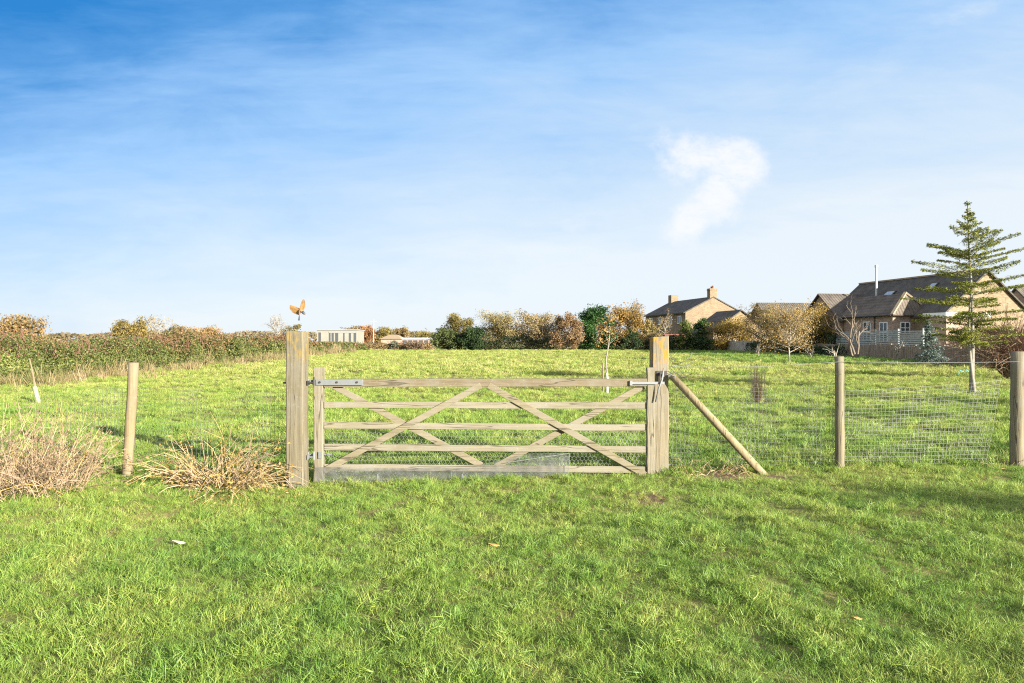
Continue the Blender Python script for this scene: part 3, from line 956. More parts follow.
hedge('field_hedge', 'long green and russet hedge running along the left side of the meadow', [(-18.3, 17), (-18.4, 25), (-19.0, 45), (-20.0, 79), (-19.5, 92)], 1.52, 3.0,
      None, 432, 115000, 0.050, mat=hedge_mat(), twigs=1500, twigmat='twig_red', twig_len=0.50, near=3.2)
hedge('overgrown_hedge', 'brown overgrown hedge in front of the low brick building across the meadow', [(-19.5, 94), (-14, 96), (-10.5, 97)], 0.62, 1.4,
      [(0.12, 0.08, 0.045), (0.22, 0.15, 0.08), (0.20, 0.17, 0.06)], 433, 5000, 0.13, twigs=120, twigmat='twig_red')
px_tree('shrub', 'pale grey green shrub left of the low brick building', 393, 341, 6, 95, [(0.09, 0.10, 0.06), (0.14, 0.14, 0.09), (0.18, 0.17, 0.11)], 434, n=900, leaf=0.12, base=0.05, cat='shrub', crown='foliage', profile='dome')
px_tree('shrub', 'red brown twiggy bush before the low brick building', 416, 341.5, 9, 94, [(0.12, 0.08, 0.05), (0.18, 0.12, 0.075), (0.22, 0.17, 0.10)], 435, n=700, leaf=0.10, base=0.05, cat='shrub', crown='foliage', profile='dome', bare_top=6)

# trees standing in and behind the left hedge
px_tree('hedgerow_tree', 'yellow green and russet bushy tree at the left end of the field hedge', 16, 318, 28, 31, [(0.10, 0.10, 0.03), (0.24, 0.15, 0.06), (0.34, 0.22, 0.08)], 441, n=4200, leaf=0.05, base=0.15, bare_top=22, bark='bark', foot=352, sigma=0.2)
px_tree('hedgerow_tree', 'olive rounded tree behind the field hedge', 134, 321, 17, 62, [(0.12, 0.095, 0.03), (0.2, 0.155, 0.045), (0.3, 0.22, 0.07)], 442, n=3400, leaf=0.09, base=0.08, foot=350)
px_tree('hedgerow_tree', 'thin grey tree with sparse leaves beside the olive hedgerow tree', 152, 316, 17, 66, [(0.25, 0.21, 0.15), (0.35, 0.30, 0.21)], 443, n=900, leaf=0.07, base=0.1, foot=350, bark='bark_pale', n_limb=26, bare_top=8)
px_tree('hedgerow_tree', 'low brown crowned tree on the hedge line, right of the thin grey tree', 181, 326, 14, 70, TAN, 444, n=2200, leaf=0.09, base=0.06, foot=349, bare_top=4)
px_tree('hedgerow_tree', 'broad russet brown tree top over the middle of the field hedge', 206, 327, 16, 72, [(0.20, 0.12, 0.05), (0.30, 0.19, 0.08), (0.36, 0.25, 0.10)], 445, n=2800, leaf=0.09, base=0.06, foot=349)
px_tree('hedgerow_tree', 'upright grey leafless tree just left of the tall left gatepost', 277, 315, 9, 88, [(0.3, 0.26, 0.2), (0.38, 0.33, 0.25)], 446, n=500, leaf=0.08, foot=348, bark='bark_grey', n_limb=24, bare_top=14, up0=0.9, up1=1.3)
px_tree('hedgerow_tree', 'small olive brown tree behind the top of the left gatepost', 291, 325, 11, 92, OLIVE, 447, n=1700, leaf=0.11, base=0.08, foot=348)

# ------------------------------------------------------------------ far buildings across the meadow, far trees behind them
def slab_building(name, label, x0, x1, y, depth, z0, z1, wallm):
    t = thing(name, label, 'building', ((x0 + x1) / 2, y, z0))
    hw = (x1 - x0) / 2; h = z1 - z0
    m_ = MB(); m_.box((-hw, 0, -0.5), (hw, depth, h)); m_.build('wall', M[wallm], t)
    return t, hw, h


M['pale_clad'] = plain('pale_cladding', (0.20, 0.195, 0.165), 0.7, 0.3, 0, 0.2, 0.9)
M['dark_open'] = plain('dark_opening', (0.05, 0.055, 0.06), 0.6, 0.3, 0, 0.2, 1)
M['greyroof'] = plain('grey_sheet_roof', (0.20, 0.20, 0.19), 0.7, 0.3, 0, 0.12, 0.8)
M['tanroof'] = plain('faded_tan_roof', (0.28, 0.21, 0.13), 0.8, 0.2, 0, 0.12, 0.8)
yb = 190.0
a, b_ = P(317, 330, yb), P(357, 330, yb)
t, hw, h = slab_building('farm_shed', 'pale two bay flat topped shed far across the meadow behind the hedge', a.x, b_.x, yb, 9, 0.5, a.z, 'pale_clad')
mb = MB(); mb.box((-hw - 0.2, -0.25, h), (hw + 0.2, 9.2, h + 0.30)); mb.build('roof', M['greyroof'], t)
for u0, u1 in ((0.04, 0.10), (0.30, 0.34), (0.37, 0.42), (0.46, 0.53), (0.66, 0.69), (0.80, 0.85), (0.92, 0.98)):
    mb = MB(); mb.box((-hw + 2 * hw * u0, -0.06, 0.2), (-hw + 2 * hw * u1, 0.05, h - 0.5)); mb.build('door_opening', M['dark_open'], t)
mb = MB(); mb.box((-hw + 2 * hw * 0.30, -0.10, h - 0.62), (hw - 0.3, 0.04, h - 0.30)); mb.build('fascia', M['greyroof'], t)
yb = 172.0
a, b_ = P(381, 338.5, yb), P(400, 334.5, yb)
t, hw, h = slab_building('brick_building', 'low brick building with a tan hipped roof and a long flat roofed wing', a.x, b_.x, yb, 8, 0.5, a.z, 'brick_red')
rb = MB(); zt = EYE + 1.62 - 0.5
rb.add([(-hw - .4, -.4, h), (hw + .4, -.4, h), (hw + .4, 8.4, h), (-hw - .4, 8.4, h), (-hw * .45, 4, zt), (hw * .45, 4, zt)], [(0, 1, 5, 4), (1, 2, 5), (2, 3, 4, 5), (3, 0, 4), (3, 2, 1, 0)])
rb.build('roof', M['tanroof'], t)
wx0, wx1 = hw, P(436, 340, yb).x - (a.x + b_.x) / 2
mb = MB(); mb.box((wx0, 1.0, -0.5), (wx1, 7.5, h - 0.1)); mb.build('wing', M['brick_red'], t)
mb = MB(); mb.box((wx0 + 0.05, 0.7, h - 0.1), (wx1 + 0.3, 7.8, h + 0.30)); mb.build('flat_roof', plain('pale_fascia', (0.36, 0.36, 0.34)), t)
for k in range(6):
    xx = wx0 + 0.5 + k * (wx1 - wx0 - 0.8) / 6
    mb = MB(); mb.box((xx, 0.93, h - 1.5), (xx + (wx1 - wx0) / 9, 1.05, h - 0.3)); mb.build('window', M['glass'], t)
for i, (c, tp, hf, yy, cols, lb) in enumerate([
        (352, 327, 12, 215, TAN, 'hazy tan tree rising behind the pale farm shed'),
        (366, 326, 9, 205, RUST, 'rusty tree right behind the far end of the pale farm shed'),
        (384, 328, 11, 212, OLIVE, 'olive tree behind the tan hipped roof'),
        (402, 327, 9, 216, TAN, 'tan treetop above the low brick building'),
        (425, 333, 13, 220, OLIVE, 'low wide olive tree over the right end of the flat roofed wing')]):
    px_tree('distant_tree', lb, c, tp, hf, yy, cols, 460 + i, foot=344, n=2000, leaf=0.26, base=0.05, group='distant trees behind the farm buildings', sigma=0.2)
mb = MB(); p = P(373.5, 319, 140)
t = thing('utility_pole', 'slim pale pole between the farm shed and the brick building', 'pole', (p.x, 140, gz(p.x, 140)))
mb.tube([(0, 0, -0.3), (0, 0, p.z - gz(p.x, 140))], [0.13, 0.09], 8); mb.build('shaft', M['bark_pale'], t)
mb = MB(); mb.bar((-0.6, 0, p.z - 0.95), (0.6, 0, p.z - 0.95), 0.1, 0.1); mb.build('crossarm', M['bark_pale'], t)


# distant wood closing the horizon, left and right of the buildings
def far_wood():
    g = np.random.default_rng(77)
    n = 26000
    ang = g.uniform(R(-62), R(62), n)
    lump = np.sin(ang * 37) * 0.25 + np.sin(ang * 91 + 1) * 0.2 + np.sin(ang * 17 + 2) * 0.25
    d = g.uniform(290, 330, n)
    h = (4.6 + 2.2 * lump) * g.random(n) ** 0.7
    C = np.stack([np.sin(ang) * d, np.cos(ang) * d, 0.4 + h], 1)
    me = leaves_mesh('far_woodland', C, 0.62, leaf_mat('far_wood_leaves', [(0.10, 0.085, 0.05), (0.17, 0.13, 0.07), (0.20, 0.17, 0.09)], 0.06), g)
    return tag(link('far_woodland', me), 'distant brown woodland on the horizon', 'woodland', kind='stuff')


far_wood()


# ------------------------------------------------------------------ houses
def window(parent, c, ax, wd, ht, mull=1, trans=1):
    """white framed window centred at c (local); ax is the outward direction 'x','-x','y','-y'"""
    sgn = -1 if ax[0] == '-' else 1
    def bx(mb, u0, u1, z0, z1, d0, d1):
        d0, d1 = sorted((d0 * sgn, d1 * sgn))
        if ax[-1] == 'y':
            mb.box((c[0] + u0, c[1] + d0, c[2] + z0), (c[0] + u1, c[1] + d1, c[2] + z1))
        else:
            mb.box((c[0] + d0, c[1] + u0, c[2] + z0), (c[0] + d1, c[1] + u1, c[2] + z1))
    f = MB(); k = 0.08
    bx(f, -wd / 2, wd / 2, ht / 2 - k, ht / 2, -0.05, 0.06); bx(f, -wd / 2 - 0.05, wd / 2 + 0.05, -ht / 2, -ht / 2 + k, -0.05, 0.10)
    bx(f, -wd / 2, -wd / 2 + k, -ht / 2 + k, ht / 2 - k, -0.05, 0.06); bx(f, wd / 2 - k, wd / 2, -ht / 2 + k, ht / 2 - k, -0.05, 0.06)
    for i in range(mull):
        u = -wd / 2 + wd * (i + 1) / (mull + 1)
        bx(f, u - 0.035, u + 0.035, -ht / 2 + k, ht / 2 - k, -0.04, 0.05)
    for i in range(trans):
        zz = -ht / 2 + ht * (i + 1) / (trans + 1)
        bx(f, -wd / 2 + k, wd / 2 - k, zz - 0.03, zz + 0.03, -0.04, 0.045)
    fo = f.build('window', M['white'], parent)
    p = MB(); bx(p, -wd / 2 + k / 2, wd / 2 - k / 2, -ht / 2 + k / 2, ht / 2 - k / 2, -0.03, 0.02)
    p.build('pane', M['glass'], fo)
    return fo


def gable_walls(mb, L0, L1, W0, W1, E, Rg, z0=-1.0, ridge_t=None):
    """house body along local x from L0 to L1, across y from W0 to W1, eaves E, ridge Rg"""
    c = (W0 + W1) / 2 if ridge_t is None else ridge_t
    vs = []
    for x in (L0, L1):
        vs += [(x, W0, z0), (x, W1, z0), (x, W1, E), (x, c, Rg), (x, W0, E)]
    mb.add(vs, [(0, 4, 3, 2, 1), (5, 6, 7, 8, 9), (1, 2, 7, 6), (0, 5, 9, 4), (2, 3, 8, 7), (3, 4, 9, 8)])


def roof_slabs(mb, L0, L1, W0, W1, E, Rg, over=0.35, verge=0.25, th=0.16, gap=0.03):
    c = (W0 + W1) / 2
    for s, Wd in ((1, W1), (-1, W0)):
        run = abs(Wd - c); sl = (Rg - E) / run
        e_y = Wd + s * over; e_z = E - over * sl
        top = [(L0 - verge, c, Rg + th + gap), (L1 + verge, c, Rg + th + gap), (L1 + verge, e_y, e_z + th + gap), (L0 - verge, e_y, e_z + th + gap)]
        bot = [(p[0], p[1], p[2] - th) for p in top]
        mb.add(top + bot, [(0, 1, 2, 3), (7, 6, 5, 4), (0, 4, 5, 1), (1, 5, 6, 2), (2, 6, 7, 3), (3, 7, 4, 0)])


AX = math.atan2(15, -3.1)      # the houses stand along the lane, ridges pointing away from us
# --- big house with the skylights
g0 = 0.35
big = thing('house', 'long brick house with a dark tiled roof, skylights, steel flue and hip roofed bay', 'house', (36.95, 67.5, g0), AX)
E, RG = 3.55, 6.95
mb = MB(); gable_walls(mb, -7.65, 7.65, -4, 4, E, RG); mb.build('wall', M['brick_tan'], big)
mb = MB(); roof_slabs(mb, -7.65, 7.65, -4, 4, E, RG); rf = mb.build('roof', M['tile'], big)
sl = (RG - E) / 4.0
def on_roof(s_, t_):
    return Vector((s_, t_, RG - sl * t_ + 0.19))
def rooflight(s_, t_, wd, ln_):
    n_ = Vector((0, sl, 1)).normalized(); dn = Vector((0, 1, -sl)).normalized(); ex = Vector((1, 0, 0))
    c = on_roof(s_, t_) + n_ * 0.05
    f = MB()
    f.bar(c - ex * wd / 2, c + ex * wd / 2, ln_, 0.12, up=n_)
    fo = f.build('skylight', M['iron'], big)
    q = MB(); c2 = c + n_ * 0.04
    q.bar(c2 - ex * (wd / 2 - 0.09), c2 + ex * (wd / 2 - 0.09), ln_ - 0.18, 0.10, up=n_)
    q.build('pane', M['roof_glass'], fo)
rooflight(1.35, 2.05, 1.15, 1.55)
rooflight(-3.4, 1.35, 0.8, 0.95)
rooflight(3.3, 2.6, 1.0, 1.2)
mb = MB(); q = on_roof(2.6, 2.2); mb.tube([(q.x, q.y, q.z - 0.3), (q.x, q.y, q.z + 3.05)], 0.10, 10)
mb.tube([(q.x, q.y, q.z + 3.0), (q.x, q.y, q.z + 3.22)], 0.15, 10); mb.build('flue', M['steel'], big, smooth=False)
mb = MB(); mb.bar((-7.9, 0, RG + 0.22), (7.9, 0, RG + 0.22), 0.26, 0.14, up=(0, 0, 1)); mb.build('ridge_tiles', M['ridge'], big)
# wing towards the meadow with the brown gable
wg = MB()
def wing_v(s_, t_, z): return (s_, t_, z)
s0, s1, t1, we, wr = 2.1, 8.1, 6.4, 3.3, 5.75
wg.add([wing_v(s0, 3.9, -1), wing_v(s1, 3.9, -1), wing_v(s1, t1, -1), wing_v(s0, t1, -1), wing_v(s0, 3.9, we), wing_v(s1, 3.9, we), wing_v(s1, t1, we), wing_v(s0, t1, we), wing_v((s0 + s1) / 2, t1, wr - 0.02), wing_v((s0 + s1) / 2, 3.9, wr - 0.02)],
       [(1, 2, 6, 5), (3, 0, 4, 7), (2, 3, 7, 8, 6)])
wgo = wg.build('wing', M['brick_red'], big)
wr_ = MB(); cs = (s0 + s1) / 2; k = (wr - we) / (s1 - cs)
for s_, sg in ((s1, 1), (s0, -1)):
    e = s_ + sg * 0.3; ez = we - 0.3 * k
    top = [(cs, t1 + 0.25, wr + 0.17), (cs, 0.6, wr + 0.17), (e, 3.2, ez + 0.17), (e, t1 + 0.25, ez + 0.17)]
    bot = [(p_[0], p_[1], p_[2] - 0.15) for p_ in top]
    wr_.add(top + bot, [(0, 1, 2, 3), (7, 6, 5, 4), (0, 4, 5, 1), (1, 5, 6, 2), (2, 6, 7, 3), (3, 7, 4, 0)])
wr_.build('wing_roof', M['tile_y'], big)
window(big, (cs - 0.55, t1 + 0.01, 2.75), 'y', 0.62, 1.1, 0, 1)
# hip roofed bay
bx0, bx1, by0, by1, be = -4.36, 2.0, 4.02, 6.06, 3.60
mb = MB()
mb.add([(bx0, 2.6, -1), (bx1, 2.6, -1), (bx1, by1, -1), (bx0, by1, -1), (bx0, 2.6, be), (bx1, 2.6, be), (bx1, by1, be), (bx0, by1, be)], [(2, 3, 7, 6), (3, 0, 4, 7), (1, 2, 6, 5)])
mb.build('bay_wall', M['brick_red'], big)
mb = MB(); ap, ap2 = (-3.6, 4.2, 5.42), (2.4, 4.2, 5.42)
A, B, C_, D = (bx0 - 0.3, by1 + 0.3, be - 0.1), (bx0 - 0.3, 2.2, be - 0.1), (2.4, by1 + 0.3, be - 0.1), (2.4, 2.2, be - 0.1)
mb.add([A, B, ap, C_, D, ap2], [(0, 2, 1), (0, 3, 5, 2), (1, 2, 5, 4), (0, 1, 4, 3)])
mb.build('bay_roof', M['tile_warm'], big)
mb = MB(); up = Vector((0, 0, 0.07))
for a_ in (A, B):
    mb.bar(Vector(a_) + up, Vector(ap) + up, 0.24, 0.14, up=(0, 0, 1))
mb.build('hip_tiles', M['ridge'], big)
window(big, (bx0 - 0.01, 4.9, 2.45), '-x', 0.95, 1.0, 1, 1)
window(big, (-3.3, by1 + 0.01, 2.1), 'y', 1.0, 1.7, 1, 1)
window(big, (-1.2, by1 + 0.01, 2.2), 'y', 1.0, 1.7, 1, 1)
mb = MB(); mb.tube([(bx0 - 0.25, by1 + 0.36, be - 0.12), (2.4, by1 + 0.36, be - 0.12)], 0.06, 6); mb.tube([(bx0 - 0.36, by1 + 0.3, be - 0.12), (bx0 - 0.36, 3.4, be - 0.12)], 0.06, 6); mb.build('gutter', M['iron'], big)
mb = MB(); mb.tube([(-2.2, by1 + 0.06, be - 0.15), (-2.2, by1 + 0.06, 0.1)], 0.045, 6); mb.build('downpipe', M['iron'], big)
mb = MB(); mb.box((-9.6, 4.1, 3.25), (-7.2, 5.6, 3.55)); mb.box((-9.5, 1.4, 3.26), (-7.67, 4.09, 3.54)); mb.build('flat_roof', M['white'], big)
mb = MB(); mb.box((-9.4, 1.5, -0.5), (-7.7, 5.4, 3.24)); mb.build('porch_wall', M['brick_red'], big)

# --- house with the tan gable and two chimneys
k = 106.0
c1 = P(685.5, 312, k)
e_ = Vector((0.979, 0.203, 0)); dv = Vector((-0.203, 0.979, 0))
hw, Lh = 4.35, 15.0
zb = gz(c1.x, k)
cen = Vector((c1.x, k, 0)) + e_ * hw + dv * (Lh / 2)
h1 = thing('house', 'two storey house with a sunlit tan gable and two chimneys', 'house', (cen.x, cen.y, zb), AX)
E1 = c1.z - zb; R1 = EYE + 44.5 / F * (k + 0.9) - zb - 0.1
mb = MB(); gable_walls(mb, -Lh / 2, Lh / 2, -hw, hw, E1, R1); mb.build('wall', M['brick_tan'], h1)
mb = MB(); roof_slabs(mb, -Lh / 2, Lh / 2, -hw, hw, E1, R1, verge=0.12); rfo = mb.build('roof', M['tile'], h1)
mb = MB(); mb.box((-Lh / 2 - 0.02, -0.55, R1 - 0.8), (-Lh / 2 + 0.9, 0.55, R1 + 1.35)); mb.box((-Lh / 2 - 0.08, -0.61, R1 + 1.1), (-Lh / 2 + 0.96, 0.61, R1 + 1.22))
ch = mb.build('chimney', M['brick_tan'], rfo)
mb = MB(); mb.tube([(-Lh / 2 + 0.25, 0, R1 + 1.3), (-Lh / 2 + 0.25, 0, R1 + 1.75)], 0.14, 8); mb.tube([(-Lh / 2 + 0.65, 0, R1 + 1.3), (-Lh / 2 + 0.65, 0, R1 + 1.65)], 0.13, 8); mb.build('chimney_pots', M['twig_red'], rfo)
mb = MB(); mb.box((Lh / 2 - 1.6, -0.6, R1 - 0.8), (Lh / 2 - 0.4, 0.6, R1 + 1.2)); mb.build('chimney', M['brick_tan'], rfo)
for s_ in (-5.6, -2.2, 1.6, 5.2):
    window(h1, (s_, hw + 0.01, E1 - 1.0), 'y', 1.3, 1.15, 1, 0)

# --- small bungalow between them
k = 96.0
ap = P(741, 309, k); zb = gz(ap.x, k)
cen = Vector((ap.x, k, 0)) + dv * 3.2
bun = thing('bungalow', 'small bungalow with a dark roof behind the golden yellow tree', 'house', (cen.x, cen.y, zb), AX)
mb = MB(); gable_walls(mb, -3.2, 3.2, -3.9, 3.9, 2.4, ap.z - zb - 0.2); mb.build('wall', M['brick_tan'], bun)
mb = MB(); roof_slabs(mb, -3.2, 3.2, -3.9, 3.9, 2.4, ap.z - zb - 0.2); mb.build('roof', M['tile'], bun)
# --- long low roof behind the birches
k = 98.0
a, b_ = P(770, 306, k), P(832, 300, k)
zb = gz(a.x, k)
lowh = thing('long_house', 'long dark roofed house behind the yellow leaved trees', 'house', ((a.x + b_.x) / 2, k + 3.8, zb), 0.12)
hl = (b_.x - a.x) / 2 + 0.5
mb = MB(); gable_walls(mb, -hl, hl, -3.8, 3.8, 3.3, a.z - zb + 0.5); mb.build('wall', M['brick_grey'], lowh)
mb = MB(); roof_slabs(mb, -hl, hl, -3.8, 3.8, 3.3, a.z - zb + 0.5); mb.build('roof', M['tile'], lowh)
# --- house beyond the right edge, behind the layered conifer
k = 78.0
a = P(1030, 290, k); zb = gz(a.x, k)
rh = thing('neighbouring_house', 'dark roofed house at the right edge behind the layered conifer', 'house', (a.x + 5, k, zb), 0.25)
mb = MB(); gable_walls(mb, -8, 8, -3.8, 3.8, 2.8, a.z - zb); mb.build('wall', M['brick_red'], rh)
mb = MB(); roof_slabs(mb, -8, 8, -3.8, 3.8, 2.8, a.z - zb); mb.build('roof', M['tile'], rh)
# --- garden shed below the tan house
k = 97.0
a, b_ = P(667, 337, k), P(685, 337, k); zb = gz(a.x, k)
sh = thing('garden_shed', 'small shed with a low red brown roof below the tan house', 'shed', ((a.x + b_.x) / 2, k, zb))
hl = (b_.x - a.x) / 2
mb = MB(); gable_walls(mb, -hl, hl, 0, 2.4, 1.65, 2.05, -0.5); mb.build('wall', M['fence_brown'], sh)
mb = MB(); roof_slabs(mb, -hl, hl, 0, 2.4, 1.65, 2.05, 0.2, 0.15, 0.08); mb.build('roof', plain('red_brown_roof', (0.22, 0.10, 0.07)), sh)

# ------------------------------------------------------------------ boundary fence on the right
def panel_fence(name, label, path, hgt, matn, seed, panel=1.83):
    g = np.random.default_rng(seed)
    pts = np.asarray(path, float)
    acc = np.concatenate([[0], np.cumsum(np.linalg.norm(np.diff(pts, axis=0), axis=1))])
    n = int(acc[-1] / panel)
    ss = np.linspace(0, acc[-1], n + 1)
    X, Y = np.interp(ss, acc, pts[:, 0]), np.interp(ss, acc, pts[:, 1])
    z = hts(X, Y)
    root = thing(name, label, 'fence', (X[0], Y[0], z[0]))
    o = Vector((X[0], Y[0], z[0]))
    for i in range(n):
        p0, p1 = Vector((X[i], Y[i], z[i])) - o, Vector((X[i + 1], Y[i + 1], z[i + 1])) - o
        d = (p1 - p0); L = d.length; d = d.normalized()
        nn = Vector((-d.y, d.x, 0)).normalized()
        mb = MB(); nb = 12
        hh = hgt * g.uniform(0.95, 1.03)
        for j in range(nb):                      # overlapping feather edge boards
            q0, q1 = p0 + d * (0.06 + (L - 0.12) * j / nb), p0 + d * (0.06 + (L - 0.12) * (j + 1.04) / nb)
            mid_ = (q0 + q1) / 2 + nn * (0.012 if j % 2 else -0.004)
            mb.bar(mid_ + Vector((0, 0, 0.03)), mid_ + Vector((0, 0, hh + g.normal(0, 0.012))), (q1 - q0).length, 0.018, up=nn)
        for zz in (0.3, hh - 0.2):
            mb.bar(p0 + d * 0.06 + nn * 0.04 + Vector((0, 0, zz)), p1 - d * 0.06 + nn * 0.04 + Vector((0, 0, zz)), 0.07, 0.04, up=nn)
        mb.build('panel', M[matn], root)
    for i in range(n + 1):
        p0 = Vector((X[i], Y[i], z[i])) - o
        mb = MB(); mb.box((p0.x - 0.05, p0.y - 0.05, p0.z - 0.4), (p0.x + 0.05, p0.y + 0.05, p0.z + hgt + 0.06)); mb.build('post', M[matn], root)
    return root


panel_fence('panel_fence', 'pale grey weathered panel fence below the bungalow and golden tree', [(21.0, 97.0), (25.5, 92.5), (27.7, 82.5)], 1.3, 'fence_pale', 501)
panel_fence('panel_fence', 'brown weathered panel fence in front of the long brick house', [(27.9, 81.5), (28.6, 69), (28.3, 57), (27.6, 46), (27.2, 36)], 1.08, 'fence_brown', 502)
# blue grey slatted fence behind it
root = thing('slatted_fence', 'blue grey slatted fence standing higher behind the brown panel fence', 'fence', (29.5, 62.5, gz(29.5, 62.5)))
p0, p1 = Vector((-0.2, 4.2, 0)), Vector((0.9, -7.8, 0))
for j in range(5):
    q = p0 + (p1 - p0) * (j / 4)
    mb = MB(); mb.box((q.x - 0.06, q.y - 0.06, -0.4), (q.x + 0.06, q.y + 0.06, 2.30)); mb.build('post', M['teal'], root)
for j in range(4):
    mb = MB()
    q0 = p0 + (p1 - p0) * (j / 4); q1 = p0 + (p1 - p0) * ((j + 1) / 4)
    d = (q1 - q0).normalized() * 0.07
    for i in range(15):
        zz = 0.15 + i * 0.142 - (0.06 if j % 2 else 0)
        mb.bar(q0 + d + Vector((0, 0, zz)), q1 - d + Vector((0, 0, zz)), 0.095, 0.025, up=(1, 0, 0))
    mb.build('slat_panel', M['teal'], root)
hedge('ivy_hedge', 'dark ivy and shrubs growing over the panel fence behind the birch', [(26.7, 84), (27.4, 76), (27.8, 69), (27.7, 62)], 0.85, 0.8, DARKG, 503, 5200, 0.075)
hedge('garden_hedge', 'dark clipped hedge below the brown gable wing', [(29.6, 80), (29.4, 72), (29.3, 66)], 2.1, 1.0, [(0.02, 0.03, 0.015), (0.04, 0.055, 0.022), (0.07, 0.085, 0.03)], 504, 5000, 0.085)
hedge('dark_shrubbery', 'dark shrubs along the pale panel fence under the tan gable house', [(18.0, 94.5), (22.3, 92.0), (24.6, 89.5)], 1.15, 1.1, DARKG, 505, 3200, 0.11, cat='shrubs')

# ------------------------------------------------------------------ trees on the right side of the meadow
# bare twisted tree before the slatted fence
def bare_tree(name, label, x, y, H, seed, bark, r0, spread=0.5, levels=4, n0=4, z=None):
    g = np.random.default_rng(seed)
    mb = MB()
    def rec(p, d, L, r, lv):
        k = 4
        pts = [p]
        dd = d.copy()
        for i in range(k):
            dd = dd + g.normal(0, 0.22, 3); dd[2] += 0.05; dd /= np.linalg.norm(dd)
            pts.append(pts[-1] + dd * L / k)
        mb.tube(pts, np.linspace(r, r * 0.55, k + 1), 6 if lv > 2 else 4, caps=False)
        if lv <= 0: return
        for i in range(g.integers(2, 4)):
            q = pts[g.integers(2, k + 1)]
            nd = dd + g.normal(0, spread, 3); nd[2] = abs(nd[2]) * 0.8 + 0.1; nd /= np.linalg.norm(nd)
            rec(q, nd, L * g.uniform(0.5, 0.8), r * 0.5, lv - 1)
    for i in range(n0):
        d = np.array([g.normal(0, 0.28), g.normal(0, 0.28), 1.0]); d /= np.linalg.norm(d)
        rec(np.array([g.normal(0, 0.05), g.normal(0, 0.05), -0.1]), d, H * 0.42, r0, levels)
    root = thing(name, label, 'tree', (x, y, gz(x, y) if z is None else z))
    mb.build('trunk', M[bark], root, smooth=True)
    return root


bare_tree('bare_tree', 'gnarled bare tree with pale twisted limbs left of the slatted fence', (855.5 - CX) / F * 56, 56, 5.4, 619, 'bark', 0.095, 0.30, 3, 3)
bare_tree('bare_sapling', 'small bare pale sapling before the brown fence, left of the blue spruce', (894.5 - CX) / F * 53, 53, 1.9, 612, 'bark_pale', 0.03, 0.4, 2, 3)
bare_tree('bare_sapling', 'bare forked sapling left of the white trunked birch', (757 - CX) / F * 62, 62, 1.6, 613, 'bark_pale', 0.035, 0.4, 2, 3)
bare_tree('bare_sapling', 'small bare sapling right of the white trunked birch', (812 - CX) / F * 58, 58, 1.6, 614, 'bark_pale', 0.035, 0.4, 2, 3)
bare_tree('bare_sapling', 'bare sapling with a pale stake just above the middle fence post', (836 - CX) / F * 52, 52, 1.9, 615, 'bark_pale', 0.05, 0.35, 2, 3)


def conifer(name, label, x, y, H, rad, seed, cols, tiers, leaf, trunks=1, gap=0.12, droop=0.12, thin=1.0, bark='bark_grey', low=0.1, trunk_r=0.07, prof=None, dens=46, lift=0.0, z=None, ragged=False):
    """conifer with flat whorls of branches: needles in sprays along every branch, gaps between the tiers"""
    g = np.random.default_rng(seed)
    root = thing(name, label, 'tree', (x, y, gz(x, y) if z is None else z))
    mb = MB()
    hs = np.linspace(0, 1, 9)
    tr = np.stack([0.05 * np.sin(hs * 5) - 0.10 * hs, 0.04 * np.cos(hs * 4), -0.2 + (H + 0.2) * hs], 1)
    mb.tube(tr, trunk_r * (1 - 0.9 * hs) + 0.008, 8, caps=False)
    if trunks > 1:
        t2 = np.stack([0.06 + 0.0 * hs - 0.24 * np.sin(hs * 2.4), -0.08 - 0.1 * hs, -0.2 + (H * 0.62) * hs], 1)
        mb.tube(t2, trunk_r * 0.75 * (1 - 0.8 * hs) + 0.008, 8, caps=False)
    C = []
    for i in range(tiers):
        u = (i + 0.5) / tiers
        zt = H * (low + (0.985 - low) * u)
        p0 = np.array([np.interp(zt, tr[:, 2], tr[:, j]) for j in range(3)])
        Lr = rad * (prof(u) if prof else (1.0 - 0.93 * u))
        nb = max(3, int(g.integers(5, 8) * thin))
        for b in range(nb):
            if g.random() < gap: continue
            az = i * 1.3 + b * 6.283 / nb + g.normal(0, 0.3)
            L = Lr * (g.uniform(0.6, 1.12) if not ragged else g.uniform(0.38, 1.2))
            q = np.linspace(0, 1, 5)
            d = np.array([math.cos(az), math.sin(az), 0])
            pts = p0 + d * (L * q)[:, None] + np.array([0, 0, 1.0]) * (L * (0.16 + lift + 0.5 * u * u) * q - L * droop * 1.6 * q * q + g.normal(0, 0.02))[:, None] + np.array([0, 0, g.normal(0, 0.30 if ragged else 0.06) * H / tiers])
            mb.tube(pts, np.linspace(max(0.006, trunk_r * 0.28 * (1 - 0.6 * u)), 0.004, 5), 3, caps=False)
            nn = int(dens * L)
            side = np.array([-d[1], d[0], 0])
            tt = g.uniform(0.16, 1.03, nn)
            wd = (0.40 if ragged else 0.22) * L * (1.05 - tt) + 0.04
            cc = np.stack([np.interp(tt, q, pts[:, j]) for j in range(3)], 1) + side * (g.uniform(-1, 1, nn) * wd)[:, None] + np.array([0, 0, 1.0]) * g.normal(-0.01, 0.022 if ragged else 0.035, nn)[:, None]
            C.append(cc)
    mb.build('trunk', M[bark], root, smooth=True)
    C = np.concatenate(C)
    link('crown', leaves_mesh('crown', C, leaf, leaf_mat(name + '_needles', cols, 1.2, 0.15), g, up=0.3, aspect=0.30, flat=0.75 if ragged else 0.55), root)
    return root


def cedar_prof(u):
    return float(np.interp(u, [0, 0.12, 0.3, 0.5, 0.66, 0.8, 0.9, 1.0], [0.75, 0.90, 0.95, 1.0, 0.74, 0.30, 0.12, 0.04]))


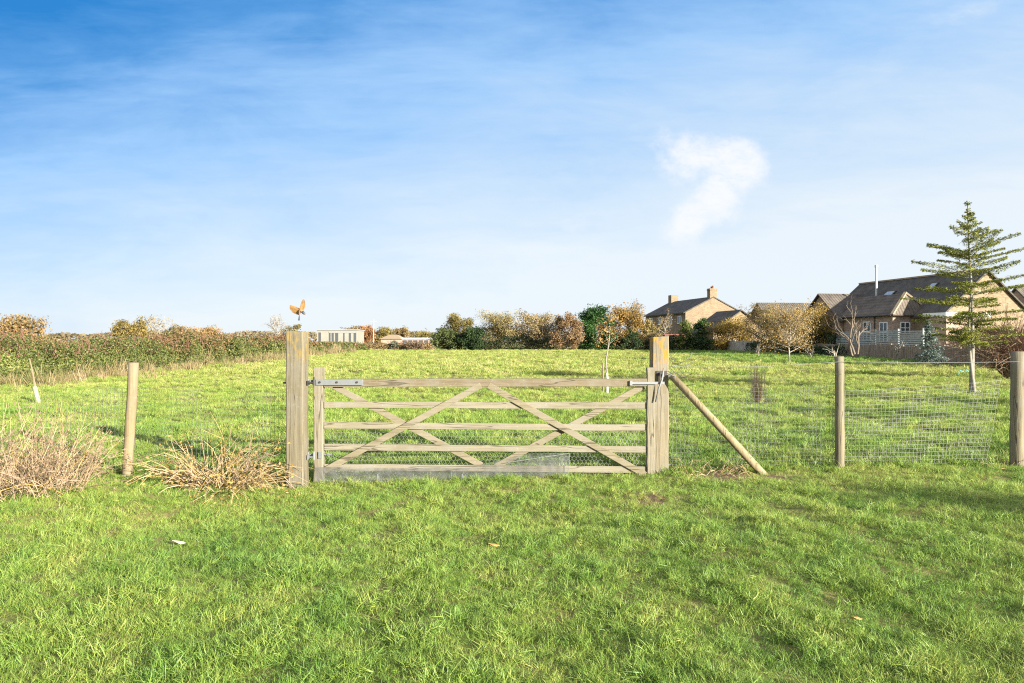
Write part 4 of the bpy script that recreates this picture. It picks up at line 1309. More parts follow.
yc = 22.3
conifer('layered_conifer', 'tall layered yellow green conifer with two pale trunks at the right of the meadow', (972 - CX) / F * yc, yc, 5.75, 1.72, 626,
        [(0.10, 0.13, 0.022), (0.19, 0.21, 0.036), (0.30, 0.30, 0.065)], 17, 0.038, trunks=2, gap=0.15, thin=1.2, ragged=True, low=0.26, trunk_r=0.07, prof=cedar_prof, dens=300, droop=0.04, lift=0.0,
        z=EYE - (394 - HZ) / F * yc)
yc = 44.0
conifer('blue_spruce', 'dense blue grey spruce standing before the brown panel fence', (930.5 - CX) / F * yc, yc, 2.8, 1.15, 622,
        [(0.08, 0.12, 0.10), (0.15, 0.20, 0.17), (0.30, 0.35, 0.31)], 15, 0.055, gap=0.02, droop=0.22, low=0.06, trunk_r=0.06, dens=150, thin=1.3, bark='bark_dark')
px_tree('conifer', 'broad dark green conifer behind the right side of the layered conifer', 992, 318, 34, 57, [(0.04, 0.055, 0.015), (0.085, 0.10, 0.022), (0.16, 0.16, 0.04)], 623, n=5200, leaf=0.085, base=0.1, profile='dome', n_limb=26, sigma=0.16, squash=0.5)

# red brown twiggy weeping shrub at the right edge
def twig_bush(name, label, x, y, H, rad, seed, n, mats, r=0.007, z=None, droop=0.35, spread=0.5, cat='shrub', base_r=0.15, segs=5, minl=0.5):
    g = np.random.default_rng(seed)
    root = thing(name, label, cat, (x, y, gz(x, y) if z is None else z))
    mbs = [MB() for _ in mats]
    for i in range(n):
        az = g.random() * 6.283
        p = np.array([math.cos(az), math.sin(az), 0]) * base_r * math.sqrt(g.random()) + np.array([0, 0, -0.03])
        d = np.array([math.cos(az + g.normal(0, .5)) * spread * g.uniform(0.2, 1.2), math.sin(az + g.normal(0, .5)) * spread * g.uniform(0.2, 1.2), 1.0])
        d /= np.linalg.norm(d)
        L = H * g.uniform(minl, 1.15)
        pts = [p]
        for k in range(segs):
            dd = d + g.normal(0, 0.13, 3); dd[2] -= droop * (k / segs) ** 1.5
            d = dd / np.linalg.norm(dd)
            pts.append(pts[-1] + d * L / segs)
        pts = np.array(pts); pts[:, 2] = np.maximum(pts[:, 2], -0.03)
        mb = mbs[g.integers(len(mats))]
        rr = r * g.uniform(0.6, 1.3)
        mb.tube(pts, np.linspace(rr, rr * 0.35, segs + 1), 3, caps=False)
        for s_ in range(2):
            q = pts[g.integers(2, segs)]
            e = q + (d + g.normal(0, 0.55, 3)) * L * g.uniform(0.12, 0.3)
            e[2] = max(e[2], 0)
            mb.tube([q, (q + e) / 2 + g.normal(0, 0.01, 3), e], [rr * 0.55, rr * 0.45, rr * 0.25], 3, caps=False)
    for mb, mm in zip(mbs, mats):
        if mb.v:
            mb.build('stems', M[mm], root)
    return root


twig_bush('weeping_shrub', 'bare red brown weeping shrub at the right edge behind the fence', (1010 - CX) / F * 30, 30, 3.0, 1.2, 631, 420, ['twig_red', 'twig_tan'], r=0.012, droop=0.75, spread=0.62, base_r=0.12)

# sapling in the meadow with its guard, seen over the gate
ys = 22.4
xs = (606.5 - CX) / F * ys
sap = thing('sapling', 'thin young tree with a few orange leaves seen above the gate', 'tree', (xs, ys, EYE - (396 - HZ) / F * ys))
g = np.random.default_rng(641)
mb = MB()
tr = np.array([(0, 0, -0.2), (0.03, 0, 0.5), (-0.02, 0, 1.1), (0.06, 0, 1.55), (0.10, 0, 1.9), (0.08, 0, 2.3)])
mb.tube(tr, [0.028, 0.026, 0.022, 0.018, 0.012, 0.006], 6, caps=False)
tips = []
for i in range(12):
    p = tr[3 + i % 3] + g.normal(0, 0.01, 3)
    az = i * 2.4; e = p + np.array([math.cos(az) * 0.42, math.sin(az) * 0.42, g.uniform(0.05, 0.45)])
    mb.tube([p, (p + e) / 2 + np.array([0, 0, 0.05]), e], [0.010, 0.007, 0.003], 3, caps=False)
    for f in (0.5, 0.75, 1.0): tips.append(p + (e - p) * f)
mb.build('trunk', M['bark_grey'], sap, smooth=True)
tips = np.array(tips); C = tips[g.integers(0, len(tips), 420)] + g.normal(0, 0.10, (420, 3))
link('crown', leaves_mesh('crown', C, 0.034, leaf_mat('sapling_leaves', [(0.20, 0.11, 0.04), (0.30, 0.18, 0.06), (0.35, 0.25, 0.10)], 2), g), sap)
mb = MB(); mb.tube([(-0.10, 0.02, -0.2), (-0.11, 0.02, 1.02)], 0.03, 8); mb.build('stake', M['stake'], sap)
mb = MB(); mb.tube([(0.015, 0, 0.0), (0.02, 0, 0.55), (0.0, 0, 0.72)], [0.045, 0.045, 0.04], 10); mb.build('guard', plain('grey_white_guard', (0.30, 0.30, 0.28), 0.6), sap)

# leaning white tree tube on the left of the meadow
p0, p1 = P(40, 405, 19.0), P(34.5, 386, 19.0)
tub = thing('tree_tube', 'leaning pale green plastic tree tube with a bare twig on the left meadow', 'tree guard', p0)
mb = MB(); q = (p1 - p0); mb.tube([(0, 0, -0.05), tuple(q)], 0.055, 10); mb.build('tube', plain('pale_green_plastic', (0.25, 0.28, 0.17), 0.45, 0.4, 0, 0.08), tub, smooth=True)
mb = MB(); q2 = P(29.5, 358, 19.0) - p0; mb.tube([tuple(q * 0.8), tuple((q + q2) / 2 + Vector((0.02, 0, 0))), tuple(q2)], [0.022, 0.018, 0.010], 5); mb.build('twig', M['twig_tan'], tub)

# twiggy seedling in a wire guard right of the gate
xg, yg = (757 - CX) / F * 19.0, 19.0
zg = EYE - (400 - HZ) / F * yg
gd = thing('guarded_seedling', 'bare twiggy seedling inside a loose wire guard beyond the brace pole', 'plant', (xg, yg, zg))
mb = MB()
for i in range(90):
    a = g.random() * 6.28; rr_ = g.uniform(0.02, .2); e = np.array([math.cos(a) * rr_, math.sin(a) * rr_, g.uniform(0.3, 0.95)])
    mb.tube([(e[0] * .25, e[1] * .25, -.05), e * np.array([.9, .9, .45]) + g.normal(0, .03, 3), e], [0.006, 0.0045, 0.0025], 3, caps=False)
mb.build('stems', M['dry_pink'], gd)
mb = MB()
for i in range(14):
    a = i * 6.283 / 14
    mb.tube([(0.2 * math.cos(a), 0.2 * math.sin(a), 0), (0.21 * math.cos(a + .1), 0.21 * math.sin(a + .1), 0.82)], 0.002, 3)
for zz in np.linspace(0.05, 0.8, 9):
    mb.tube([(0.205 * math.cos(a), 0.205 * math.sin(a), zz) for a in np.linspace(0, 6.283, 15)], 0.0018, 3)
mb.build('wire_guard', M['wire'], gd)

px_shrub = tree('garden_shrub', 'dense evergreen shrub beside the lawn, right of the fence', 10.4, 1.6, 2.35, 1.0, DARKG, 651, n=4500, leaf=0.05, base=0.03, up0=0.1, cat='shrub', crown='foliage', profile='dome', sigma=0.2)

# garden trees standing beyond the right edge; their long shadows cross the meadow
tree('garden_tree', 'tall slim tree in the garden beyond the right hand fence', 38.5, 28.0, 8.6, 1.6, LIMEY, 661, n=3000, leaf=0.10, base=0.15, group=None)
tree('garden_tree', 'middle sized tree beside the field right of the fence posts', 23.6, 8.4, 5.6, 1.1, OLIVE, 662, n=2600, leaf=0.07, base=0.2)
tree('garden_tree', 'small olive tree beside the lawn right of the fence posts', 18.6, 6.2, 4.3, 0.8, OLIVE, 663, n=2200, leaf=0.06, base=0.2)

# ------------------------------------------------------------------ gateposts
def post_mesh(wd, dp, z0, z1, seed, taper=0.0, chamfer=0.012, lean=(0, 0), top_slope=0.0):
    """squared timber with slightly wandering edges"""
    g = np.random.default_rng(seed)
    n = 14
    mb = MB(); vs = []
    for i in range(n + 1):
        t = i / n; z = z0 + (z1 - z0) * t
        ox, oy = lean[0] * t + g.normal(0, 0.0018), lean[1] * t + g.normal(0, 0.0018)
        w_, d_ = wd / 2 * (1 - taper * t) + g.normal(0, 0.0015), dp / 2 * (1 - taper * t) + g.normal(0, 0.0015)
        c = chamfer
        for (sx, sy) in ((-w_ + c, -d_), (w_ - c, -d_), (w_, -d_ + c), (w_, d_ - c), (w_ - c, d_), (-w_ + c, d_), (-w_, d_ - c), (-w_, -d_ + c)):
            vs.append((ox + sx, oy + sy, z + (top_slope * sx / wd if i == n else 0)))
    fs = []
    for i in range(n):
        for j in range(8):
            j2 = (j + 1) % 8
            fs.append((i * 8 + j, i * 8 + j2, (i + 1) * 8 + j2, (i + 1) * 8 + j))
    fs.append(tuple(range(7, -1, -1))); fs.append(tuple(n * 8 + j for j in range(8)))
    mb.add(vs, fs)
    return mb


def round_post(r, z0, z1, seed, lean=(0, 0)):
    g = np.random.default_rng(seed)
    t = np.linspace(0, 1, 12)
    mb = MB()
    pts = np.stack([lean[0] * t + g.normal(0, 0.002, 12), lean[1] * t + g.normal(0, 0.002, 12), z0 + (z1 - z0) * t], 1)
    mb.tube(pts, r * (1 - 0.06 * t) * g.uniform(0.97, 1.03, 12), 14)
    return mb


YL = 8.80
lp = thing('gatepost', 'taller thick left gatepost of cracked weathered timber carrying the gate hinges', 'gatepost', (P(294.6, 341, YL).x, YL + 0.11, 0), R(-3))
lp_x = lp.location.x
mb = post_mesh(0.208, 0.215, -0.9, EYE + 10.3 / F * YL, 701, top_slope=-0.02)
mb.build('post', M['post'], lp)
YG = 9.16               # gate plane
zt_hinge = EYE - (381.5 - HZ) / F * YG
zb_hinge = EYE - (454 - HZ) / F * YG
for zz, nm in ((zt_hinge, 'top'), (zb_hinge, 'bottom')):
    mb = MB()
    mb.tube([(-0.19 if nm == 'top' else 0.10, 0.05, zz), (0.19, 0.05, zz)], 0.011, 8)
    mb.tube([(0.185, 0.05, zz - 0.03), (0.185, 0.05, zz + 0.07)], 0.013, 8)
    mb.box((0.114, 0.01, zz - 0.028), (0.122, 0.09, zz + 0.028))
    if nm == 'top':
        mb.tube([(-0.128, 0.05, zz), (-0.145, 0.05, zz)], 0.022, 6)
    mb.build('hinge_hook', M['galv'] if nm == 'bottom' else M['iron'], lp)

YRP = 9.10
rp = thing('gatepost', 'shorter right gatepost with orange lichen on its top and a latch bracket', 'gatepost', (P(660.5, 341, 9.22).x, 9.31, 0))
mb = post_mesh(0.205, 0.20, -0.9, EYE + 4.8 / F * 9.22, 702, taper=-0.0, top_slope=0.015)
mb.build('post', M['post_orange'], rp)
zl = EYE - (376 - HZ) / F * YRP
mb = MB()
mb.box((-0.055, -0.113, zl + 0.01), (0.075, -0.102, zl + 0.065))
mb.box((-0.020, -0.150, zl - 0.085), (-0.008, -0.113, zl + 0.045))
mb.build('latch_bracket', M['iron'], rp)
mb = MB()     # loops of loose fencing wire stapled to the post
gw = np.random.default_rng(703)
for k in range(5):
    a = np.linspace(0, 1, 14)
    sx = 0.11 + 0.32 * a + gw.normal(0, .01, 14)
    zz = (EYE - (352 + 6 * k - HZ) / F * YRP) - 0.16 * np.sin(a * 3.1) * gw.uniform(0.4, 1.5) - 0.06 * a * k
    yy = 0.02 + 0.06 * np.sin(a * 7 + k)
    mb.tube(np.stack([sx, yy, zz], 1), 0.0035, 4)
mb.build('loose_wire', M['darkwire'], rp)
for k, zz in enumerate((zl - 0.01, 0.10)):
    mb = MB(); mb.tube([(0.09, -0.02, zz), (0.14, -0.03, zz + 0.01)], 0.012, 6); mb.build('staple', M['galv'], rp)

# ------------------------------------------------------------------ field gate
gate = thing('field_gate', 'weathered timber five bar field gate with crossed braces, hung between the gateposts', 'gate', (P(319, 341, YG).x, YG, 0))
gx0 = gate.location.x


def gp(px, py, y=YG):
    p = P(px, py, y)
    return Vector((p.x - gx0, y - YG, p.z))


def rail(name, l, r, hgt, dep, y, mat, xa, xb):
    mb = MB()
    p0, p1 = gp(xa, l, YG), gp(xb, r, YG)
    p0.y = p1.y = y
    n = 10
    g = np.random.default_rng(int(l))
    pts = [p0 + (p1 - p0) * (i / n) + Vector((0, g.normal(0, .001), g.normal(0, 0.0022))) for i in range(n + 1)]
    vs = []
    for p in pts:
        for a, b in ((-1, -1), (1, -1), (1, 1), (-1, 1)):
            vs.append((p.x, p.y + a * dep / 2, p.z + b * hgt / 2 * (1 + g.normal(0, .015))))
    fs = [(0, 1, 2, 3), tuple(n * 4 + j for j in (3, 2, 1, 0))]
    for i in range(n):
        for j in range(4):
            fs.append((i * 4 + j, (i + 1) * 4 + j, (i + 1) * 4 + (j + 1) % 4, i * 4 + (j + 1) % 4))
    mb.add(vs, fs)
    return mb.build(name, mat, gate, bevel=0.005)


# stiles
zhb, zht = gp(0, 481).z, gp(0, 366.5).z
mb = post_mesh(0.115, 0.10, zhb, zht, 711, chamfer=0.006); o = mb.build('heel_stile', M['stile'], gate)
zsb, zst = gp(0, 476.5).z, gp(0, 367).z
mb = post_mesh(0.096, 0.075, zsb, zst, 712, chamfer=0.006); o = mb.build('slam_stile', M['stile'], gate); o.location.x = gp(650.5, 0).x
rail('top_rail', 382.4, 381.8, 0.098, 0.072, 0.0, M['toprail'], 324.2, 646.6)
for l, r in ((404.2, 405.2), (424.8, 427.4), (446.4, 448.8), (466.6, 469.2)):
    rail('rail', l, r, 0.080, 0.026, 0.0, M['rail'], 324.2, 646.6)
# braces: the pair meeting high in the middle is on our side of the rails, the other pair behind
for a, b, yy in (((324.5, 470.0), (481, 384.5), -0.026), ((488.5, 384.5), (645, 474.0), -0.026), ((333, 385.5), (482, 465.5), 0.026), ((644, 385.5), (495.5, 466.5), 0.026)):
    p0, p1 = gp(*a), gp(*b)
    p0.y = p1.y = yy
    mb = MB(); mb.bar(p0, p1, 0.076, 0.024, up=(0, 1, 0)); mb.build('brace', M['brace'], gate, bevel=0.004)
# hinge strap and eyes
mb = MB(); a, b = gp(315.5, 381.6), gp(364, 381.2)
for yy in (-0.058, 0.058):
    mb.box((a.x + 0.02, yy - 0.004, a.z - 0.036), (b.x, yy + 0.004, a.z + 0.036))
mb.box((a.x - 0.005, -0.054, a.z - 0.036), (a.x + 0.022, 0.054, a.z + 0.036))
st = mb.build('hinge_strap', M['galv'], gate, bevel=0.002)
mb = MB()
for px in (321, 338, 358):
    q = gp(px, 381.5); mb.tube([(q.x, -0.072, q.z), (q.x, -0.061, q.z)], 0.014, 8)
mb.build('bolt', M['iron'], st)
mb = MB(); a = gp(308, 380); mb.tube([(a.x - 0.005, -0.0, zt_hinge - 0.025), (a.x - 0.005, 0.0, zt_hinge + 0.04)], 0.024, 10); mb.bar((a.x + 0.01, 0, zt_hinge), (a.x + 0.085, 0, zt_hinge), 0.05, 0.012); mb.build('hinge_eye', M['galv'], gate)
mb = MB(); q = gp(314, 454); mb.tube([(q.x - 0.08, 0, q.z - 0.03), (q.x - 0.08, 0, q.z + 0.03)], 0.022, 10); mb.tube([(q.x - 0.07, 0, q.z), (q.x + 0.22, 0, q.z)], 0.010, 8)
mb.box((q.x + 0.07, -0.066, q.z - 0.04), (q.x + 0.11, -0.052, q.z + 0.04)); mb.tube([(q.x + 0.17, 0, q.z), (q.x + 0.19, 0, q.z)], 0.024, 6); mb.build('hinge_eye', M['galv'], gate)
# latch
mb = MB(); a, b = gp(629, 382.3), gp(663.5, 382.3)
mb.box((a.x, -0.062, a.z - 0.016), (b.x, -0.048, a.z + 0.016)); mb.box((a.x, -0.063, a.z - 0.03), (a.x + 0.03, -0.037, a.z + 0.03)); mb.build('latch_bar', M['galv'], gate, bevel=0.002)
mb = MB(); mb.tube([gp(662.5, 367.5) + Vector((0, -0.075, 0)), gp(661, 378) + Vector((0, -0.08, 0)), gp(657.5, 388) + Vector((0, -0.075, 0)), gp(654.5, 401) + Vector((0, -0.07, 0))], [0.009, 0.011, 0.011, 0.008], 6); mb.build('latch_handle', M['galv'], gate, smooth=True)
# rabbit wire over the lower bars, hexagonal mesh behind the rails
def hex_wire(mb, x0, x1, z0, z1, cell, r, y):
    nx = int((x1 - x0) / cell); nz = int((z1 - z0) / (cell * 0.85))
    for j in range(nz + 1):
        z = z0 + j * cell * 0.85
        pts = []
        for i in range(2 * nx + 1):
            pts.append((x0 + i * cell / 2, y, z + (cell * 0.17 if (i + j) % 2 else -cell * 0.17)))
        for i in range(2 * nx):
            mb.bar(pts[i], pts[i + 1], r * 2, r * 2)
        if j < nz:
            for i in range(2 * nx + 1):
                if (i + j) % 2:
                    mb.bar(pts[i], (pts[i][0], y, pts[i][2] + cell * 0.51), r * 2.4, r * 2.4)
mb = MB(); hex_wire(mb, gp(328, 0).x, gp(645, 0).x, gp(0, 474).z, gp(0, 430).z, 0.05, 0.0011, 0.045)
mb.build('rabbit_wire', M['wire'], gate)
# close woven galvanised wire skirt along the bottom
mb = MB()
xa, xb = gp(317, 0).x, gp(568.5, 0).x
gsk = np.random.default_rng(721)
npts = int((xb - xa) / 0.0135)
for i in range(npts + 1):
    x_ = xa + (xb - xa) * i / npts
    right = np.clip((x_ - gp(470, 0).x) / 0.7, 0, 1)
    ztop = gp(0, 466 - 14 * right).z + 0.006 * math.sin(x_ * 9)
    zbot = gp(0, 483.5).z + 0.01 * math.sin(x_ * 5)
    mb.bar((x_, -0.066 + 0.006 * math.sin(x_ * 6), zbot), (x_ + 0.003, -0.066 + 0.006 * math.sin(x_ * 6 + 1), ztop), 0.0021, 0.0021)
for j in range(27):
    zz0 = gp(0, 483.5).z + j * 0.0135
    x_start = xa if zz0 < gp(0, 466).z else gp(500 + (j - 15) * 4.0, 0).x
    for k in range(10):
        u0, u1 = x_start + (xb - x_start) * k / 10, x_start + (xb - x_start) * (k + 1) / 10
        mb.bar((u0, -0.066 + 0.006 * math.sin(u0 * 6), zz0 + 0.01 * math.sin(u0 * 5)), (u1, -0.066 + 0.006 * math.sin(u1 * 6), zz0 + 0.01 * math.sin(u1 * 5)), 0.0021, 0.0021)
for k in range(24):          # selvedge wires
    for (pa, pb, off) in ((xa, xb, 483.5),):
        u0, u1 = pa + (pb - pa) * k / 24, pa + (pb - pa) * (k + 1) / 24
        zz0 = gp(0, off).z
        mb.bar((u0, -0.068 + 0.006 * math.sin(u0 * 6), zz0 + 0.01 * math.sin(u0 * 5)), (u1, -0.068 + 0.006 * math.sin(u1 * 6), zz0 + 0.01 * math.sin(u1 * 5)), 0.005, 0.005)
mb.bar((xb, -0.068, gp(0, 483.5).z), (xb + 0.004, -0.068, gp(0, 452).z), 0.006, 0.006)
mb.bar((xb, -0.068, gp(0, 452).z), (gp(508, 0).x, -0.068, gp(0, 461).z), 0.005, 0.005)
mb.build('wire_skirt', M['wire'], gate)
mb = MB()
for px in (378, 462, 566):
    q = gp(px, 478); mb.bar((q.x, -0.074, q.z - 0.06), (q.x + 0.01, -0.074, q.z + 0.07), 0.012, 0.006); mb.bar((q.x + 0.03, -0.074, q.z - 0.06), (q.x + 0.02, -0.074, q.z + 0.05), 0.010, 0.006)
mb.build('wire_tie', M['galv'], gate)

# ------------------------------------------------------------------ brace pole
a, b = P(671.5, 375, 9.16), P(760, 470.5, 8.95)
d = (b - a).normalized()
bp = thing('brace_pole', 'round wooden brace pole slanting from the right gatepost down to the grass', 'pole', (b.x, b.y, b.z))
mb = MB(); mb.tube([tuple(a - b), tuple((a - b) * 0.5 + Vector((0, 0.004, 0.006))), tuple(d * 0.22)], [0.044, 0.047, 0.049], 14)
mb.build('pole', wood('brace_pole_wood', 'z', (0.235, 0.19, 0.11), (0.165, 0.13, 0.072), (0.21, 0.18, 0.125), lich=0.15), bp, smooth=True)
mb = MB(); mb.tube([tuple(a - b + Vector((-0.06, -0.02, 0.03))), tuple(a - b + Vector((0.03, -0.05, -0.01)))], 0.008, 6); mb.build('nail', M['galv'], bp)

# ------------------------------------------------------------------ wire fences
def netting(parent, x0, y0, x1, y1, zl, zr, nrow, cell, r, mat, slack=0.012, seed=0, nm='netting', x1b=None):
    """square mesh hung between two posts; zl, zr = (bottom, top) at either end; x1b: where the loose lower end stops"""
    g = np.random.default_rng(seed)
    mb = MB()
    n = max(2, int(abs(x1 - x0) / cell))
    def pt(u, v):
        xe = x1 if x1b is None else x1b + (x1 - x1b) * v
        zb, zt = zl[0] + (zr[0] - zl[0]) * u, zl[1] + (zr[1] - zl[1]) * u
        return (x0 + (xe - x0) * u, y0 + (y1 - y0) * u + slack * math.sin(u * 9 + v * 3), zb + (zt - zb) * v - slack * math.sin(u * math.pi) * v)
    for i in range(n + 1):
        u = i / n
        ps = [pt(u, v) for v in (0, 0.5, 1)]
        for k in range(2):
            mb.bar(ps[k], ps[k + 1], 2 * r, 2 * r)
    for j in range(nrow + 1):
        v = j / nrow
        for k in range(12):
            mb.bar(pt(k / 12, v), pt((k + 1) / 12, v), 2 * r, 2 * r)
    return mb.build(nm, mat, parent)


YF = 9.12
rf_ = thing('wire_fence', 'right hand wire netting fence with two round wooden posts', 'fence', (P(839.5, 341, YF).x, YF, 0))
fx = rf_.location.x
za, zt_ = EYE - (467 - HZ) / F * YF, EYE - (356 - HZ) / F * YF
mb = round_post(0.058, -0.6, zt_, 731); mb.build('post', M['greystake'], rf_, smooth=True)
x2 = P(1017.5, 341, YF).x - fx
zt2 = EYE - (351 - HZ) / F * YF
mb = round_post(0.082, -0.6, zt2, 732, lean=(0.03, 0)); o = mb.build('post', M['greystake'], rf_, smooth=True); o.location.x = x2 - 0.02
x3 = P(1190, 341, YF).x - fx
mb = round_post(0.07, -0.6, zt2 - 0.03, 733); o = mb.build('post', M['greystake'], rf_, smooth=True); o.location.x = x3
xp = rp.location.x + 0.112 - fx
def zy(py): return EYE - (py - HZ) / F * YF
netting(rf_, xp, 0.16, -0.05, 0.065, (zy(474), zy(388)), (zy(466), zy(386)), 22, 0.05, 0.0010, M['wire_dull'], seed=1)
netting(rf_, -0.05, 0.068, P(1003.5, 341, YF).x - fx, 0.07, (zy(465), zy(391)), (zy(463), zy(380)), 20, 0.05, 0.0012, M['wire_mid'], seed=2, x1b=P(990, 341, YF).x - fx, slack=0.02)
netting(rf_, x2 + 0.06, -0.06, x3, -0.06, (zy(465), zy(386)), (zy(465), zy(386)), 20, 0.05, 0.0008, M['wire_dull'], seed=3)
mb = MB()
for (xa_, za_, xb_, zb_, sag) in ((xp, zy(366), 0, zy(361), 0.03), (0, zy(361), x2, zy(361), 0.012), (x2, zy(361), x3, zy(361), 0.012)):
    q = np.linspace(0, 1, 12)
    mb.tube(np.stack([xa_ + (xb_ - xa_) * q, np.full(12, -0.066), za_ + (zb_ - za_) * q - sag * np.sin(q * math.pi)], 1), 0.0026, 5)
mb.build('line_wire', M['wire'], rf_)
mb = MB()
for k in range(1):
    q = np.linspace(0, 1, 12)
    mb.tube(np.stack([xp + (0 - xp) * q, np.full(12, -0.055 - 0.01 * k), zy(372 + 9 * k) - (0.06 + 0.05 * k) * np.sin(q * math.pi) + 0.02 * np.sin(q * 17 + k)], 1), 0.0014, 4)
mb.build('slack_wire', M['darkwire'], rf_)

lf = thing('wire_fence', 'left hand wire netting fence with one leaning wooden post', 'fence', (P(127.5, 341, 9.05).x, 9.05, 0))
fx = lf.location.x
mb = round_post(0.062, -0.6, EYE - (362 - HZ) / F * 9.05, 741, lean=(0.112, 0.0)); o = mb.build('post', M['stake'], lf, smooth=True); o.location.x = -0.035
def zy(py): return EYE - (py - HZ) / F * 9.05
netting(lf, 0.06, 0.072, lp_x - 0.115 - fx, 0.0, (zy(474), zy(388)), (zy(484), zy(392)), 21, 0.05, 0.0010, M['wire_dull'], seed=4)
netting(lf, -3.4, 0.072, 0.06, 0.07, (zy(474), zy(390)), (zy(474), zy(388)), 21, 0.05, 0.0010, M['wire_dull'], seed=5)
mb = round_post(0.06, -0.6, 1.35, 742); o = mb.build('post', M['stake'], lf, smooth=True); o.location.x = -3.45

# ------------------------------------------------------------------ dry plants by the fence
def dry_clump(name, label, cx, cy, rx, ry, H, n, mats, seed, r, lie=0.5, leaves=0, leafcols=None, droop=0.5, cat='plant'):
    g = np.random.default_rng(seed)
    z0 = gz(cx, cy)
    root = thing(name, label, cat, (cx, cy, z0))
    mbs = [MB() for _ in mats]
    tips = []
    for i in range(n):
        a = g.random() * 6.283; q = math.sqrt(g.random())
        bx, by = rx * q * math.cos(a), ry * q * math.sin(a)
        p = np.array([bx, by, gz(cx + bx, cy + by) - z0 - 0.02])
        az = a + g.normal(0, 1.0)
        el = g.normal(1.0 - 0.45 * lie, 0.35)
        d = np.array([math.cos(az) * math.cos(el), math.sin(az) * math.cos(el), abs(math.sin(el)) + 0.05]); d /= np.linalg.norm(d)
        L = H * g.uniform(0.55, 1.35) * (1 - 0.35 * q)
        pts = [p]
        for k in range(5):
            d = d + g.normal(0, 0.16, 3); d[2] -= droop * 0.16 * k * g.uniform(0.2, 1.3); d /= np.linalg.norm(d)
            pts.append(pts[-1] + d * L / 5)
        pts = np.array(pts)
        pts[:, 2] = np.maximum(pts[:, 2], hts(cx + pts[:, 0], cy + pts[:, 1]) - z0 - 0.01)
        rr = r * g.uniform(0.5, 1.4)
        mb = mbs[g.integers(len(mats))]
        mb.tube(pts, np.linspace(rr, rr * 0.4, 6), 3, caps=False)
        tips += [pts[3], pts[5], pts[4]]
        for s_ in range(g.integers(0, 3)):
            qq = pts[g.integers(2, 5)]; e = qq + (d + g.normal(0, 0.7, 3)) * L * g.uniform(0.08, 0.22)
            mb.tube([qq, (qq + e) / 2, e], [rr * .5, rr * .4, rr * .25], 3, caps=False)
    for mb, mm in zip(mbs, mats):
        mb.build('stems', M[mm], root)
    if leaves:
        tips = np.array(tips)
        C = tips[g.integers(0, len(tips), leaves)] + g.normal(0, 0.03, (leaves, 3)); C[:, 2] = np.maximum(C[:, 2], -0.02)
        link('dead_leaves', leaves_mesh('dead_leaves', C, 0.017, leaf_mat(name + '_leaves', leafcols, 3), g), root)
    return root


dry_clump('dead_bramble', 'large thicket of dead pinkish tan stems at the left edge of the lawn', -5.75, 8.0, 1.05, 0.8, 0.98, 1050, ['dry_pink', 'dry_yellow', 'twig_tan', 'dry_pink'], 751, 0.0040, lie=0.15,
          leaves=2600, leafcols=[(0.17, 0.11, 0.07), (0.24, 0.165, 0.11), (0.30, 0.23, 0.16)], droop=0.3)
dry_clump('trailing_bramble', 'straw yellow arching bramble stems sprawling between the left fence post and gatepost', -3.40, 8.62, 0.42, 0.20, 0.95, 300, ['dry_yellow', 'dry_yellow', 'dry_pink', 'twig_tan'], 752, 0.0058, lie=0.85,
          leaves=1100, leafcols=[(0.20, 0.12, 0.035), (0.30, 0.19, 0.045), (0.34, 0.25, 0.10)], droop=0.75)
dry_clump('dry_stems', 'small heap of dry grey stems at the foot of the brace pole', 2.45, 9.0, 0.42, 0.14, 0.42, 70, ['dry_yellow', 'dry_pink', 'twig_tan'], 753, 0.0045, lie=1.2, droop=1.0)
dry_clump('dry_stems', 'few dry stalks standing at the foot of the right fence post', 6.02, 9.05, 0.10, 0.08, 0.30, 22, ['dry_yellow', 'dry_pink'], 754, 0.004, lie=0.6)

# straw coloured rank grass along the foot of the left hedge
sm = grass_mat('rank_grass_blades', (0.15, 0.17, 0.05), (0.24, 0.205, 0.085), (0.31, 0.235, 0.125), (0.36, 0.27, 0.17))
src = [tuft_mesh('rank_tuft', 60, 0.22, 0.28, 0.75, 0.016, 0.40, sm, 800 + i) for i in range(4)]
g = np.random.default_rng(811)
n = 1000
s_ = g.random(n) ** 1.6
yy = 15 + 66 * s_
xx = np.interp(yy, [15, 25, 45, 79, 92], [-17.0, -16.8, -17.4, -18.4, -18.0]) + np.abs(g.normal(0, 0.75, n)) * g.choice([-1, 1], n, p=[0.55, 0.45])
zz = hts(xx, yy)
tag(scatter('dry_grass', np.stack([xx, yy, zz], 1), np.stack([g.normal(0, .2, n), g.normal(0, .2, n), g.random(n) * 6.28], 1), np.clip(g.gamma(2.0, 0.24, n), 0.2, 1.7) * (0.8 + 0.6 * s_), np.clip(g.normal(0.5, 0.2, n), 0, 1), src, sm),
    'tall straw coloured grass along the foot of the left hedge', 'grass')

# ------------------------------------------------------------------ bird above the left gatepost
yb_ = 8.9
c = P(299.6, 310.5, yb_)
bird = thing('bird', 'small brown bird flying with raised wings just above the left gatepost', 'bird', c)
px1 = yb_ / F
head, tail = np.array([5.6, -1.0, -3.3]) * px1, np.array([-0.9, 0.6, -9.5]) * px1
brown = leaf_mat('bird_wing_feathers', [(0.20, 0.105, 0.035), (0.29, 0.16, 0.055), (0.34, 0.21, 0.09)], 30, 0.15)
slate = plain('bird_slate_feathers', (0.045, 0.06, 0.08), 0.7, 0.2, 0, 0.3, 60)
breast = plain('bird_brown_feathers', (0.24, 0.13, 0.07), 0.8, 0.2, 0, 0.35, 60)
